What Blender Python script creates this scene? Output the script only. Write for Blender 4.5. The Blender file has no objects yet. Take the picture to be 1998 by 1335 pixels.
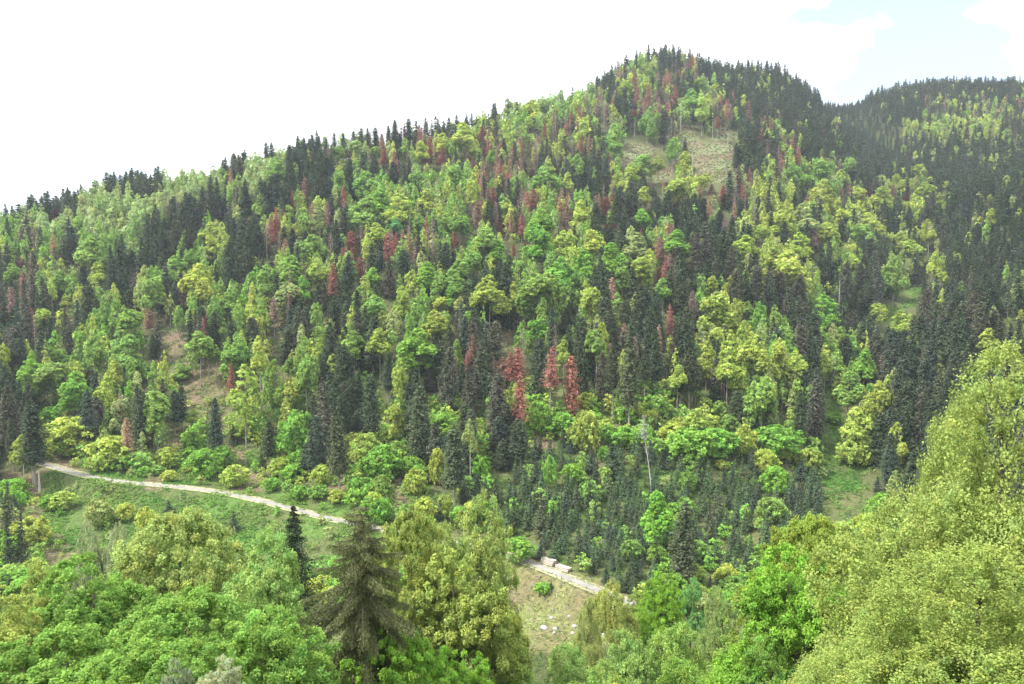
import bpy, math, random
import numpy as np
rng = np.random.default_rng(7); random.seed(7)
R_ = math.radians
scene = bpy.context.scene

# ------------------------------------------------------------------ camera, sky, sun, exposure
F, CX, CY, PITCH = 1568.0, 999.0, 667.5, 4.0
cam_d = bpy.data.cameras.new('camera'); cam = bpy.data.objects.new('camera', cam_d)
scene.collection.objects.link(cam); scene.camera = cam
cam.location = (0, 0, 0); cam.rotation_euler = (R_(90-PITCH), 0, 0)
cam_d.sensor_width = 36; cam_d.lens = 36*F/1998; cam_d.clip_start = 0.1; cam_d.clip_end = 20000
scene.render.resolution_x = 1024; scene.render.resolution_y = 684
SUN_EL, SUN_AZ = 54.0, -105.0      # azimuth from +Y (view direction), negative = left; behind = beyond 90
w = bpy.data.worlds.new('World'); scene.world = w; w.use_nodes = True
nt = w.node_tree; nt.nodes.clear()
def N(t, tree=nt, **kw):
    n = tree.nodes.new(t)
    for k, v in kw.items(): setattr(n, k, v)
    return n
out = N('ShaderNodeOutputWorld'); bg = N('ShaderNodeBackground'); bg.inputs[1].default_value = 0.14
sky = N('ShaderNodeTexSky'); sky.sky_type = 'NISHITA'; sky.sun_disc = False
sky.sun_elevation = R_(SUN_EL); sky.sun_rotation = R_(SUN_AZ); sky.altitude = 500; sky.dust_density = 2.0
tc = N('ShaderNodeTexCoord'); mp = N('ShaderNodeMapping'); mp.inputs['Scale'].default_value = (1.2, 1.6, 3.2)
mp.inputs['Rotation'].default_value = (0, 0.5, 0.3)
nz = N('ShaderNodeTexNoise'); nz.inputs['Scale'].default_value = 1.9; nz.inputs['Detail'].default_value = 5; nz.inputs['Roughness'].default_value = 0.5
cr = N('ShaderNodeValToRGB'); cr.color_ramp.elements[0].position = 0.38; cr.color_ramp.elements[0].color = (0.9,)*3+(1,)
cr.color_ramp.elements[1].position = 0.60; cr.color_ramp.elements[1].color = (1,)*4
mx = N('ShaderNodeMix', data_type='RGBA'); mx.inputs[7].default_value = (7.6, 7.75, 7.9, 1)
L = nt.links.new
L(tc.outputs['Generated'], mp.inputs[0]); L(mp.outputs[0], nz.inputs['Vector']); L(nz.outputs[0], cr.inputs[0])
fac = cr.outputs[0]
n2 = N('ShaderNodeTexNoise'); n2.inputs['Scale'].default_value = 9; n2.inputs['Detail'].default_value = 4; mp2 = N('ShaderNodeMapping'); mp2.inputs['Scale'].default_value = (1,1,2.2)
mp2.inputs['Rotation'].default_value = (0,.6,0); L(tc.outputs['Generated'], mp2.inputs[0]); L(mp2.outputs[0], n2.inputs['Vector'])
for (dx,dy,dz,c0,c1,amt) in ((.42,1,.37,13,2,.76),(.60,1,.36,12,2,.74),(-.60,1,.20,14,3,.74),(.02,1,.32,8,1,.7)):      # thin places in the cloud
    dn = N('ShaderNodeVectorMath', operation='DOT_PRODUCT'); v_ = np.array([dx,dy,dz]); v_ = v_/np.linalg.norm(v_); dn.inputs[1].default_value = tuple(v_)
    mr = N('ShaderNodeMapRange'); mr.interpolation_type = 'SMOOTHSTEP'; mr.inputs[1].default_value = math.cos(R_(c0)); mr.inputs[2].default_value = math.cos(R_(c1)); mr.inputs[4].default_value = amt
    m1 = N('ShaderNodeMath', operation='MULTIPLY'); m2 = N('ShaderNodeMath', operation='SUBTRACT', use_clamp=True); m3 = N('ShaderNodeMapRange'); m3.inputs[1].default_value = .33; m3.inputs[2].default_value = .56
    L(tc.outputs['Generated'], dn.inputs[0]); L(dn.outputs['Value'], mr.inputs[0]); L(n2.outputs[0], m3.inputs[0]); L(mr.outputs[0], m1.inputs[0]); L(m3.outputs[0], m1.inputs[1]); L(fac, m2.inputs[0]); L(m1.outputs[0], m2.inputs[1]); fac = m2.outputs[0]
mxx = N('ShaderNodeMath', operation='MAXIMUM'); mxx.inputs[1].default_value = .19; L(fac, mxx.inputs[0]); L(mxx.outputs[0], mx.inputs[0]); L(sky.outputs[0], mx.inputs[6]); L(mx.outputs[2], bg.inputs[0]); L(bg.outputs[0], out.inputs[0])
sd = bpy.data.lights.new('sun', 'SUN'); sd.energy = 3.0; sd.angle = R_(6); sd.color = (1.0, 0.955, 0.88)
sun = bpy.data.objects.new('sun', sd); scene.collection.objects.link(sun)
_a = R_(SUN_AZ); _e = R_(SUN_EL)
sdir = np.array([math.sin(_a)*math.cos(_e), math.cos(_a)*math.cos(_e), math.sin(_e)])   # towards the sun
from mathutils import Vector, Matrix
sun.rotation_euler = Vector(sdir).to_track_quat('Z', 'Y').to_euler()
scene.view_settings.view_transform = 'Standard'; scene.view_settings.look = 'None'
scene.view_settings.gamma = 1; scene.view_settings.exposure = 1.05
try:
    scene.cycles.max_bounces = 6; scene.cycles.diffuse_bounces = 3; scene.cycles.transmission_bounces = 3
    scene.cycles.volume_bounces = 0; scene.cycles.transparent_max_bounces = 8
except Exception: pass

# ------------------------------------------------------------------ helpers
cp_, sp_ = math.cos(R_(PITCH)), math.sin(R_(PITCH))
def ray(px, py):
    """photo pixel -> direction with unit y"""
    a = (px-CX)/F; b = -(py-CY)/F
    y = cp_ + b*sp_; z = -sp_ + b*cp_
    return a/y, z/y
def project(x, y, z):
    d = y*cp_ - z*sp_; u = y*sp_ + z*cp_
    return CX + F*x/d, CY - F*u/d, d
def tag(o, label=None, cat=None, group=None, kind=None):
    if label: o['label'] = label
    if cat: o['category'] = cat
    if group: o['group'] = group
    if kind: o['kind'] = kind
    return o
COL = scene.collection
def mk_mesh(name, V, Fq, cols=None, smooth=False):
    """V (n,3), Fq (m,k) int array; cols (n,4) point colours"""
    V = np.asarray(V, np.float32); Fq = np.asarray(Fq, np.int32); k = Fq.shape[1]
    me = bpy.data.meshes.new(name)
    me.vertices.add(len(V)); me.vertices.foreach_set('co', V.ravel())
    me.loops.add(Fq.size); me.loops.foreach_set('vertex_index', Fq.ravel())
    me.polygons.add(len(Fq)); me.polygons.foreach_set('loop_start', np.arange(0, Fq.size, k, dtype=np.int32))
    me.polygons.foreach_set('loop_total', np.full(len(Fq), k, np.int32))
    if smooth: me.polygons.foreach_set('use_smooth', np.ones(len(Fq), bool))
    if cols is not None:
        at = me.color_attributes.new('tint', 'FLOAT_COLOR', 'POINT')
        at.data.foreach_set('color', np.asarray(cols, np.float32).ravel())
    me.update(calc_edges=True)
    return me
def link(name, me, mat=None, parent=None, loc=None, rot=None, scale=None):
    o = bpy.data.objects.new(name, me); COL.objects.link(o)
    if mat and not me.materials: me.materials.append(mat)
    if parent: o.parent = parent
    if loc is not None: o.location = loc
    if rot is not None: o.rotation_euler = rot
    if scale is not None: o.scale = scale
    return o
def empty(name, loc):
    o = bpy.data.objects.new(name, None); COL.objects.link(o); o.location = loc; o.empty_display_size = 0.5
    return o
def norm(v): return v/np.maximum(np.linalg.norm(v, axis=-1, keepdims=True), 1e-9)
class Geo:
    """collects quads"""
    def __init__(s): s.V=[]; s.Q=[]; s.C=[]; s.n=0
    def add(s, V, Q, c):
        s.V.append(V); s.Q.append(Q+s.n); s.n += len(V)
        c = np.broadcast_to(np.asarray(c, float), (len(V), 3)); s.C.append(np.c_[c, np.ones(len(V))])
    def leaves(s, C, Nn, size, c, asp=0.62, r=rng):
        n = len(C); Nn = norm(Nn)
        u = norm(np.cross(Nn, r.normal(size=(n,3)))); v = np.cross(Nn, u)
        sz = np.asarray(size)*np.ones(n); a = (u*sz[:,None]); b = v*(sz*asp)[:,None]
        bend = Nn*(sz*0.18)[:,None]
        V = np.stack([C-a-bend, C-b+bend, C+a-bend, C+b+bend], 1).reshape(-1,3)
        Q = np.arange(4*n).reshape(n,4)
        c = np.asarray(c, float)
        cc = np.repeat(c, 4, 0) if c.ndim == 2 else c
        s.add(V, Q, cc)
    def tube(s, pts, rad, c, sides=6):
        pts = np.asarray(pts, float); m = len(pts); rad = np.asarray(rad, float)*np.ones(m)
        t = norm(np.gradient(pts, axis=0)); ref = np.array([0,0,1.]) if abs(t[0][2])<0.9 else np.array([1.,0,0])
        u = norm(np.cross(t, ref)); v = np.cross(t, u)
        a = np.linspace(0, 2*np.pi, sides, endpoint=False)
        V = (pts[:,None]+rad[:,None,None]*(np.cos(a)[None,:,None]*u[:,None]+np.sin(a)[None,:,None]*v[:,None])).reshape(-1,3)
        i = np.arange(m-1)[:,None]*sides; j = np.arange(sides)[None]; k = (j+1)%sides
        Q = np.stack([i+j, i+k, i+sides+k, i+sides+j], -1).reshape(-1,4)
        s.add(V, Q, c)
    def arr(s): return np.concatenate(s.V), np.concatenate(s.Q), np.concatenate(s.C)
    def mesh(s, name, smooth=False):
        V,Q,C = s.arr(); return mk_mesh(name, V, Q, C, smooth)

# ------------------------------------------------------------------ materials
def mat(name):
    m = bpy.data.materials.new(name); m.use_nodes = True; t = m.node_tree; t.nodes.clear()
    return m, t, t.links.new, N('ShaderNodeOutputMaterial', t)
def foliage_mat(name, use_obj, trans=0.3):
    m, t, l, o = mat(name)
    at = N('ShaderNodeAttribute', t); at.attribute_name = 'tint'
    col = at.outputs['Color']
    if use_obj:
        oi = N('ShaderNodeObjectInfo', t)
        mu = N('ShaderNodeMix', t, data_type='RGBA', blend_type='MULTIPLY'); mu.inputs[0].default_value = 1
        l(oi.outputs['Color'], mu.inputs[6]); l(col, mu.inputs[7]); col = mu.outputs[2]
    d = N('ShaderNodeBsdfDiffuse', t); tr = N('ShaderNodeBsdfTranslucent', t); mxs = N('ShaderNodeMixShader', t)
    mxs.inputs[0].default_value = trans
    l(col, d.inputs[0]); l(col, tr.inputs[0]); l(d.outputs[0], mxs.inputs[1]); l(tr.outputs[0], mxs.inputs[2])
    l(mxs.outputs[0], o.inputs[0]); return m
M_leaf = foliage_mat('leaves', True, 0.34); M_needle = foliage_mat('needles', True, 0.1)
M_stuff = foliage_mat('far_foliage', False, 0.25)
def bark_mat(name, c1, c2, sc=3.0):
    m, t, l, o = mat(name)
    b = N('ShaderNodeBsdfPrincipled', t); b.inputs['Roughness'].default_value = 0.9
    tcn = N('ShaderNodeTexCoord', t); mpn = N('ShaderNodeMapping', t); mpn.inputs['Scale'].default_value = (sc, sc, sc*0.3)
    n = N('ShaderNodeTexNoise', t); n.inputs['Scale'].default_value = 2; n.inputs['Detail'].default_value = 4
    r = N('ShaderNodeValToRGB', t); r.color_ramp.elements[0].color = (*c1,1); r.color_ramp.elements[1].color = (*c2,1)
    r.color_ramp.elements[0].position = .35; r.color_ramp.elements[1].position = .68
    l(tcn.outputs['Object'], mpn.inputs[0]); l(mpn.outputs[0], n.inputs['Vector']); l(n.outputs[0], r.inputs[0])
    l(r.outputs[0], b.inputs['Base Color']); l(b.outputs[0], o.inputs[0]); return m
M_bark = bark_mat('grey_bark', (.20,.18,.16), (.42,.39,.35), .6)
M_bark_dark = bark_mat('dark_bark', (.06,.05,.04), (.16,.13,.11), 2)
M_birch = bark_mat('birch_bark', (.45,.44,.40), (.72,.71,.66), 2)
M_snag = bark_mat('bleached_wood', (.42,.39,.35), (.62,.58,.53), 1)
M_log = bark_mat('peeled_wood', (.36,.29,.24), (.56,.47,.41), 1.2)
M_stone = bark_mat('pale_stone', (.30,.31,.33), (.66,.68,.70), .9)
M_tube = bark_mat('white_plastic', (.68,.70,.66), (.8,.8,.78), 3)
M_post = bark_mat('dark_post', (.05,.05,.05), (.12,.11,.10), 3)

# ------------------------------------------------------------------ cover map read off the hillside (40 px cells from row 80)
# D conifers  G green beech  Y yellow green  P pale  M mixed  N mostly conifers  R dead red firs mixed in  S young spruces
# T young bright beech  B bare litter  C grass  H hazy young conifers  . nothing
MAP = {
 80:'............................DDDDDDDDDDDDDDDDDDDDDD',
 120:'...........................DDNRGDRDDDDDDDDDDDDDDDD',
 160:'..........................DDPDYGRDYDDDDDDDDDDDDDDD',
 200:'.......................PPPPGGRDRRGYRDDDDHHHDDMMMMM',
 240:'............DDDDDDDDDDDYYGGRRRGGNBNBDRDDDHHHYYYYYD',
 280:'........DDDDDDDDPPRNRRGRMRRMRGBBGBBBDDRDDDHHDDDDDD',
 320:'DDDDDDDDDDDDPPDDNGDRGGGRRMMMDMGGBGBBDMMGMDDDDDDDDD',
 360:'DDDDDDDDPPPMPDDDMGGGGGGRRGMGDRGDRYRMRYYGYMDYYDDDDD',
 400:'DDDDPPPPRDDNDDMMNGGGGGGRDRGRGRDNDDNMNYYMYYYDYDDDDD',
 440:'GPPPPPPDDDGDDRGMNGGRRGRGRGYRYGDDRDDNYYYDYYMYYDDNDD',
 480:'GRGDGGPDDGYDDRGGNRNRNGGGGMYYGGDGRDDDDYYDGYDGDDDDDD',
 520:'MGMNYDDGGGGDGGGGRNDNGMGGDGGGGDGYNDDDNYYYDGDGDYDDDD',
 560:'NNMGDDNGNGGNGGNNDMGGGGGDDGGGGDDGDDGYDNDYDDDGCDDDDD',
 600:'NNNNGGGNGGGGYNNBDGGGGYMDDGGGGMMDDNYYYDDYGDDCYDDDDD',
 640:'DNNNGGGDBMGGYBDGGMGGGGGNBGGGGNNDNDYYYGDDDDDDDDDDDD',
 680:'DGGGGGGGBMMGYBMGDGDGDDNNRRDRNNNDNDGYYGGDGGDDDDDDDD',
 720:'DGGGDYGMTBBMGYGDDTDGGDNDRTTRDNNTTDDYYGGDGGNDDDDDDD',
 760:'DDTMDMGMBBBMTMTDNDGTDTTNNTTTTTTTTTTMGGGDCGGDDDDDDD',
 800:'DDTTDMDGDTBTTMTDDTTTDTTTDTTTTTTTTTTTMGGDCYYDDDDDDD',
 840:'DDTTTMMMBTTBTTTDBTTTDTDTDBBTTBTTTTTTTSGSCYYDDDDDDD',
 880:'NDBBTTBBTTTBTTTDBTTTTDDTDSSSSSSSSSSSSTGSCTDDDDDDDD',
 920:'BBCCCCCBCCCBBTTTBTTBTDTTSSSSSSSSCSSSSTSSCCDDDDDDDD',
 960:'TBCCCCCCCCCCCCCTCTTBCTTSSSSSSSSSSSSSSSSSCTTTDDDDDD',
 1000:'BBCCCCCCCCCCCCCCCCTTTTTTSSSSSSSSSSSSSSSSTTTTTTTTTT',
 1040:'TBBCCCCCCCCCCCCCCCCCCTTTTTSSSSSSSSSSSSSTTTTTTTTTTT',
 1080:'TTBBTTTTTTTCCCCCCCCCCCCCBBBSSSSSSSSSSTTTTTTTTTTTTT',
 1120:'TTTTTTTTTTTTTTTTTTTTTTTTBBBBBBSSTTSTTTTTTTTTTTTTTT',
 1160:'TTTTTTTTTTTTTTTTTTTTTTTTBBBBBBBTTTTTTTTTTTTTTTTTTT',
 1200:'TTTTTTTTTTTTTTTTTTTTTTTBBBBBBBTTTTBBTTTTTTTTTTTTTT'}
def cover(px, py):
    r = int(py//40)*40
    if r < 80: r = 80
    if r > 1200: r = 1200
    c = int(px//40)
    return MAP[r][min(max(c,0),49)]

# ------------------------------------------------------------------ terrain: heights through surveyed points
road_px = [(40,893,-71.5),(90,906,-72.5),(150,925,-73.8),(225,940,-74.8),(330,948,-76),(430,959,-77),(520,979,-78.2),(600,1001,-79.2),(665,1018,-80),
           (760,1036,-81.2),(880,1058,-83),(1010,1086,-85),(1090,1121,-86),(1170,1154,-87),(1235,1180,-87.8),(1300,1203,-88.6)]
road = []
for px,py,z in road_px:
    a,b = ray(px,py); Y = z/b; road.append((a*Y, Y, z))
road = np.array(road)
P = []
def cpt(px,py,Y): a,b = ray(px,py); P.append((a*Y,Y,b*Y))
for p in [(1400,1130,245),(1400,1000,285),(1400,850,340),(1400,700,410),(1400,550,500),(1400,420,610),(1380,290,730),(1400,215,850),(1420,166,950),
 (1290,1080,250),(1290,900,315),(1290,700,400),(1290,500,530),(1290,350,680),(1290,250,780),(1290,125,930),(1180,182,880),(1100,230,820),
 (1000,1050,262),(1000,900,312),(1000,680,405),(1000,500,520),(1000,350,650),(1000,250,760),
 (850,293,710),(700,920,312),(700,700,400),(700,500,510),(700,380,600),(700,316,660),(560,340,650),
 (400,920,325),(400,750,395),(400,600,470),(400,450,570),(400,387,640),(300,398,660),(200,410,650),(100,445,630),(0,480,600),
 (550,930,315),(550,750,385),(200,880,350),(100,600,490),(100,750,400),(0,700,430),(50,870,350),(50,1000,285),(0,1100,250),(-150,900,330),(-150,700,430),(-150,520,580),
 (300,1000,286),(300,1045,272),(500,1060,262),(100,980,300),(120,1060,268),
 (1520,1000,280),(1520,850,345),(1520,700,420),(1520,550,520),(1520,400,640),(1520,260,800),(1520,165,980),
 (1640,1000,292),(1640,940,322),(1640,830,395),(1690,700,480),(1740,610,560),(1825,550,650),(1835,440,760),(1800,350,880),(1700,280,1000),(1630,220,1060),
 (1900,650,430),(1998,650,380),(1998,400,610),(1900,400,700),(1998,250,870),(1860,280,960),(1780,850,345),(1998,900,290),(1750,740,440),(1720,900,330),
 (1760,194,1170),(1900,196,1180),(1998,220,1180),(2150,200,1150),(2200,500,560),(2200,800,320),
 (0,462,930),(150,446,900),(300,412,880),(-150,484,940),
 (1100,1235,213),(1090,1170,226),(1400,1200,226),(1000,1190,225),(1060,1222,216),(1300,1190,224),(1640,1120,245)]: cpt(*p)
P += [tuple(r) for r in road[::2]]
P += [(-150,0,-5),(0,0,-1.9),(150,0,-4),(0,6,-4),(-60,30,-23),(0,30,-22),(60,30,-20),(-90,60,-45),(0,60,-44),(70,60,-40),(-100,100,-66),(0,100,-66),(100,100,-60),
      (-110,150,-80),(0,150,-83),(130,150,-76),(-120,200,-88),(0,190,-91),(100,190,-88),(-200,130,-72),(220,130,-66),(170,200,-80),(-220,220,-86),(-60,235,-88),(0,-60,25),(-200,-40,18),(200,-40,18)]
# back sides of the ridges
P += [(-120,760,70),(-280,745,45),(-420,735,20),(0,900,95),(170,1070,200),(-140,860,60),(290,1090,215),(330,1250,150),(-330,1000,60),(-560,1050,30),(-500,820,25),(-500,680,20),
      (600,1350,250),(850,1350,240),(0,1300,0),(-500,1400,-20),(60,1000,160),(900,700,160),(750,450,40)]
P = np.array(P)
def tps(r2): return np.where(r2 > 0, r2*np.log(np.maximum(r2,1e-12)), 0)
S_ = 100.0; A = P[:,:2]/S_
K = tps(((A[:,None]-A[None])**2).sum(-1)) + np.eye(len(A))*0.012
Pm = np.c_[np.ones(len(A)), A]; n = len(A)
M_ = np.zeros((n+3,n+3)); M_[:n,:n]=K; M_[:n,n:]=Pm; M_[n:,:n]=Pm.T
sol = np.linalg.solve(M_, np.r_[P[:,2], 0,0,0])
# value noise
_nz = np.random.default_rng(3).uniform(-1,1,(256,256))
def vnoise(x, y, s):
    x = np.asarray(x)/s; y = np.asarray(y)/s
    xi = np.floor(x).astype(int); yi = np.floor(y).astype(int); fx = x-xi; fy = y-yi
    fx = fx*fx*(3-2*fx); fy = fy*fy*(3-2*fy)
    g = lambda a,b: _nz[a%256, b%256]
    return (g(xi,yi)*(1-fx)+g(xi+1,yi)*fx)*(1-fy)+(g(xi,yi+1)*(1-fx)+g(xi+1,yi+1)*fx)*fy
def tps_h(x, y):
    x = np.asarray(x,float).ravel(); y = np.asarray(y,float).ravel(); o = np.empty(len(x))
    for i in range(0, len(x), 20000):
        q = np.c_[x[i:i+20000], y[i:i+20000]]/S_
        o[i:i+20000] = tps(((q[:,None]-A[None])**2).sum(-1))@sol[:n] + sol[n] + q@sol[n+1:]
    return o
# dense road polyline
def resample(pts, step):
    d = np.r_[0, np.cumsum(np.linalg.norm(np.diff(pts[:,:2],axis=0),axis=1))]
    t = np.arange(0, d[-1], step); return np.stack([np.interp(t,d,pts[:,k]) for k in range(3)],1)
def smooth_line(pts, it=40):
    q = resample(pts, 2.0)
    for _ in range(it): q[1:-1] = q[1:-1]*.5+(q[:-2]+q[2:])*.25
    return q
road_l = smooth_line(road); ROADW = 2.0
def road_dist(x, y):
    x = np.asarray(x,float).ravel(); y = np.asarray(y,float).ravel()
    d = np.full(len(x), 1e9); zz = np.zeros(len(x))
    sel = np.where((y>190)&(y<380)&(x>-240)&(x<90))[0]
    for i in range(0, len(sel), 20000):
        s = sel[i:i+20000]
        D = (x[s][:,None]-road_l[None,:,0])**2+(y[s][:,None]-road_l[None,:,1])**2
        k = D.argmin(1); d[s] = np.sqrt(D[np.arange(len(s)),k]); zz[s] = road_l[k,2]
    return d, zz
def height_exact(x, y):
    x = np.asarray(x,float).ravel(); y = np.asarray(y,float).ravel()
    h = tps_h(x, y)
    amp = np.clip((y-150)/200, 0, 1)
    h = h + amp*(vnoise(x,y,55)*2.2 + vnoise(x+900,y,23)*0.9 + vnoise(x,y+500,9)*0.3)
    far = np.clip((np.maximum(np.abs(x)-900, 0)+np.maximum(y-1450,0)+np.maximum(-80-y,0))/500, 0, 1)
    h = h*(1-far) + np.clip(h,-120,200)*0*far + far*40
    h = np.clip(h, -110, 330)
    d, zz = road_dist(x, y); k = np.clip((d-ROADW-0.8)/6.0, 0, 1); k = k*k*(3-2*k)
    return np.where(d < 1e8, zz-0.05 + (h-zz+0.05)*k, h)
# grid (fine where it is seen, coarse towards the horizon)
gx = np.r_[np.linspace(-2500,-900,12)[:-1], np.arange(-900,-260,8), np.arange(-260,120,3), np.arange(120,904,8), np.linspace(904,2600,12)[1:]]
gy = np.r_[np.linspace(-600,-80,6)[:-1], np.arange(-80,200,6), np.arange(200,380,2.5), np.arange(380,1456,8), np.linspace(1456,3600,12)[1:]]
GX, GY = np.meshgrid(gx, gy); GZ = height_exact(GX, GY).reshape(GX.shape)
def height(x, y):
    x = np.asarray(x,float); y = np.asarray(y,float)
    i = np.clip(np.searchsorted(gx, x)-1, 0, len(gx)-2); j = np.clip(np.searchsorted(gy, y)-1, 0, len(gy)-2)
    fx = np.clip((x-gx[i])/(gx[i+1]-gx[i]),0,1); fy = np.clip((y-gy[j])/(gy[j+1]-gy[j]),0,1)
    return (GZ[j,i]*(1-fx)+GZ[j,i+1]*fx)*(1-fy)+(GZ[j+1,i]*(1-fx)+GZ[j+1,i+1]*fx)*fy
YS = np.arange(205, 1500, 1.0)
def hit(px, py, y0=205):
    a,b = ray(px,py); ys = YS[YS>=y0]
    h = height(a*ys, ys) - b*ys
    k = np.where(h > 0)[0]
    if len(k)==0: k = [int(np.argmax(h/ys))]
    Y = float(ys[k[0]]); x = a*Y
    return x, Y, float(height(x,Y))
ny, nx = GX.shape
idx = np.arange(nx*ny).reshape(ny,nx)
Q = np.stack([idx[:-1,:-1], idx[:-1,1:], idx[1:,1:], idx[1:,:-1]], -1).reshape(-1,4)
# cover colour of the ground: litter or grass, patchy
PX, PY, PD = project(GX.ravel(), np.maximum(GY.ravel(),1), GZ.ravel())
LIT = np.array([.215,.16,.115]); GRS = np.array([.10,.19,.045]); FLR = np.array([.085,.105,.045]); GRY=np.array([.20,.24,.13])
gc = np.zeros((nx*ny,4)); gc[:,3] = 1
nn = vnoise(GX.ravel(),GY.ravel(),11)+.5*vnoise(GX.ravel(),GY.ravel(),5)
for i in range(nx*ny):
    y = GY.ravel()[i]
    if y < 200 or PD[i] <= 0 or not (-50 < PX[i] < 2050) or not (60 < PY[i] < 1300): gc[i,:3] = FLR; continue
    c = cover(PX[i], PY[i]); k = min(max(nn[i]*1.2+.5,0),1)
    if c == 'C': v = GRS*(.55+.45*k)+LIT*.25*(1-k)
    elif c == 'B':
        v = LIT*(.6+.4*k)+GRS*.35*(1-k)
        if y > 450: v = GRY*k+LIT*(1-k)*.9
        if y < 250: v = LIT*(.25+.35*k)+np.array([.17,.23,.07])*(.9-.55*k)
    elif c in 'TS': v = GRS*(.5+.2*k)+LIT*.45*(1-k)
    else: v = FLR*(.8+.3*k)+LIT*.12*k
    gc[i,:3] = v
terr = mk_mesh('hillside', np.c_[GX.ravel(),GY.ravel(),GZ.ravel()], Q, gc, smooth=True)
m, t, l, o = mat('forest_floor')
at = N('ShaderNodeAttribute', t); at.attribute_name = 'tint'
b = N('ShaderNodeBsdfPrincipled', t); b.inputs['Roughness'].default_value = 1; b.inputs['Specular IOR Level'].default_value = .1
tcn = N('ShaderNodeTexCoord', t); n1 = N('ShaderNodeTexNoise', t); n1.inputs['Scale'].default_value = .9; n1.inputs['Detail'].default_value = 8; n1.inputs['Roughness'].default_value=.7
r1 = N('ShaderNodeValToRGB', t); r1.color_ramp.elements[0].position=.3; r1.color_ramp.elements[1].position=.7
r1.color_ramp.elements[0].color=(.45,.5,.42,1); r1.color_ramp.elements[1].color=(1.55,1.4,1.35,1)
mu = N('ShaderNodeMix', t, data_type='RGBA', blend_type='MULTIPLY'); mu.inputs[0].default_value=1
l(tcn.outputs['Object'], n1.inputs['Vector']); l(n1.outputs[0], r1.inputs[0]); l(at.outputs['Color'], mu.inputs[6]); l(r1.outputs[0], mu.inputs[7])
bp = N('ShaderNodeBump', t); bp.inputs['Strength'].default_value=.8; bp.inputs['Distance'].default_value=.6; l(n1.outputs[0], bp.inputs['Height']); l(bp.outputs[0], b.inputs['Normal'])
l(mu.outputs[2], b.inputs['Base Color']); l(b.outputs[0], o.inputs[0])
tag(link('hillside', terr, m), kind='structure')

# ------------------------------------------------------------------ forest road
def ribbon(line, off0, off1, z, nseg=1):
    t_ = norm(np.gradient(line[:,:2],axis=0)); nrm = np.c_[-t_[:,1], t_[:,0]]
    cols_ = []
    for k in range(nseg+1):
        o_ = off0+(off1-off0)*k/nseg; cols_.append(np.c_[line[:,:2]+nrm*o_, line[:,2]+z])
    V = np.stack(cols_,1).reshape(-1,3); i = np.arange(len(line)-1)[:,None]*(nseg+1); j = np.arange(nseg)[None]
    return V, np.stack([i+j,i+nseg+1+j,i+nseg+2+j,i+j+1],-1).reshape(-1,4)
def ground_mat(name, c1, c2, sc):
    m, t, l, o = mat(name); b = N('ShaderNodeBsdfPrincipled', t); b.inputs['Roughness'].default_value=.9
    tcn = N('ShaderNodeTexCoord', t); n1 = N('ShaderNodeTexNoise', t); n1.inputs['Scale'].default_value=sc; n1.inputs['Detail'].default_value=8
    r1 = N('ShaderNodeValToRGB', t); r1.color_ramp.elements[0].position=.35; r1.color_ramp.elements[1].position=.65
    r1.color_ramp.elements[0].color=(*c1,1); r1.color_ramp.elements[1].color=(*c2,1)
    l(tcn.outputs['Object'], n1.inputs['Vector']); l(n1.outputs[0], r1.inputs[0]); l(r1.outputs[0], b.inputs['Base Color']); l(b.outputs[0], o.inputs[0]); return m
V,Q = ribbon(road_l, -1.35, 1.35, .06, 4)
V[:,2] += 0.03*np.tile([0,1,1.2,1,0], len(road_l))
tag(link('forest_road', mk_mesh('forest_road', V, Q), ground_mat('road_gravel', (.235,.22,.205), (.31,.295,.27), .25)), kind='structure')
for nm,a_,b_ in (('road_verge',-2.9,-1.35),('road_verge',1.35,2.9)):
    V,Q = ribbon(road_l, a_, b_, .045, 2); V[:,2] += vnoise(V[:,0],V[:,1],1.7)*.05
    tag(link(nm, mk_mesh(nm,V,Q), ground_mat('verge_grass', (.20,.24,.09), (.42,.38,.24), .9)), kind='structure')

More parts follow.
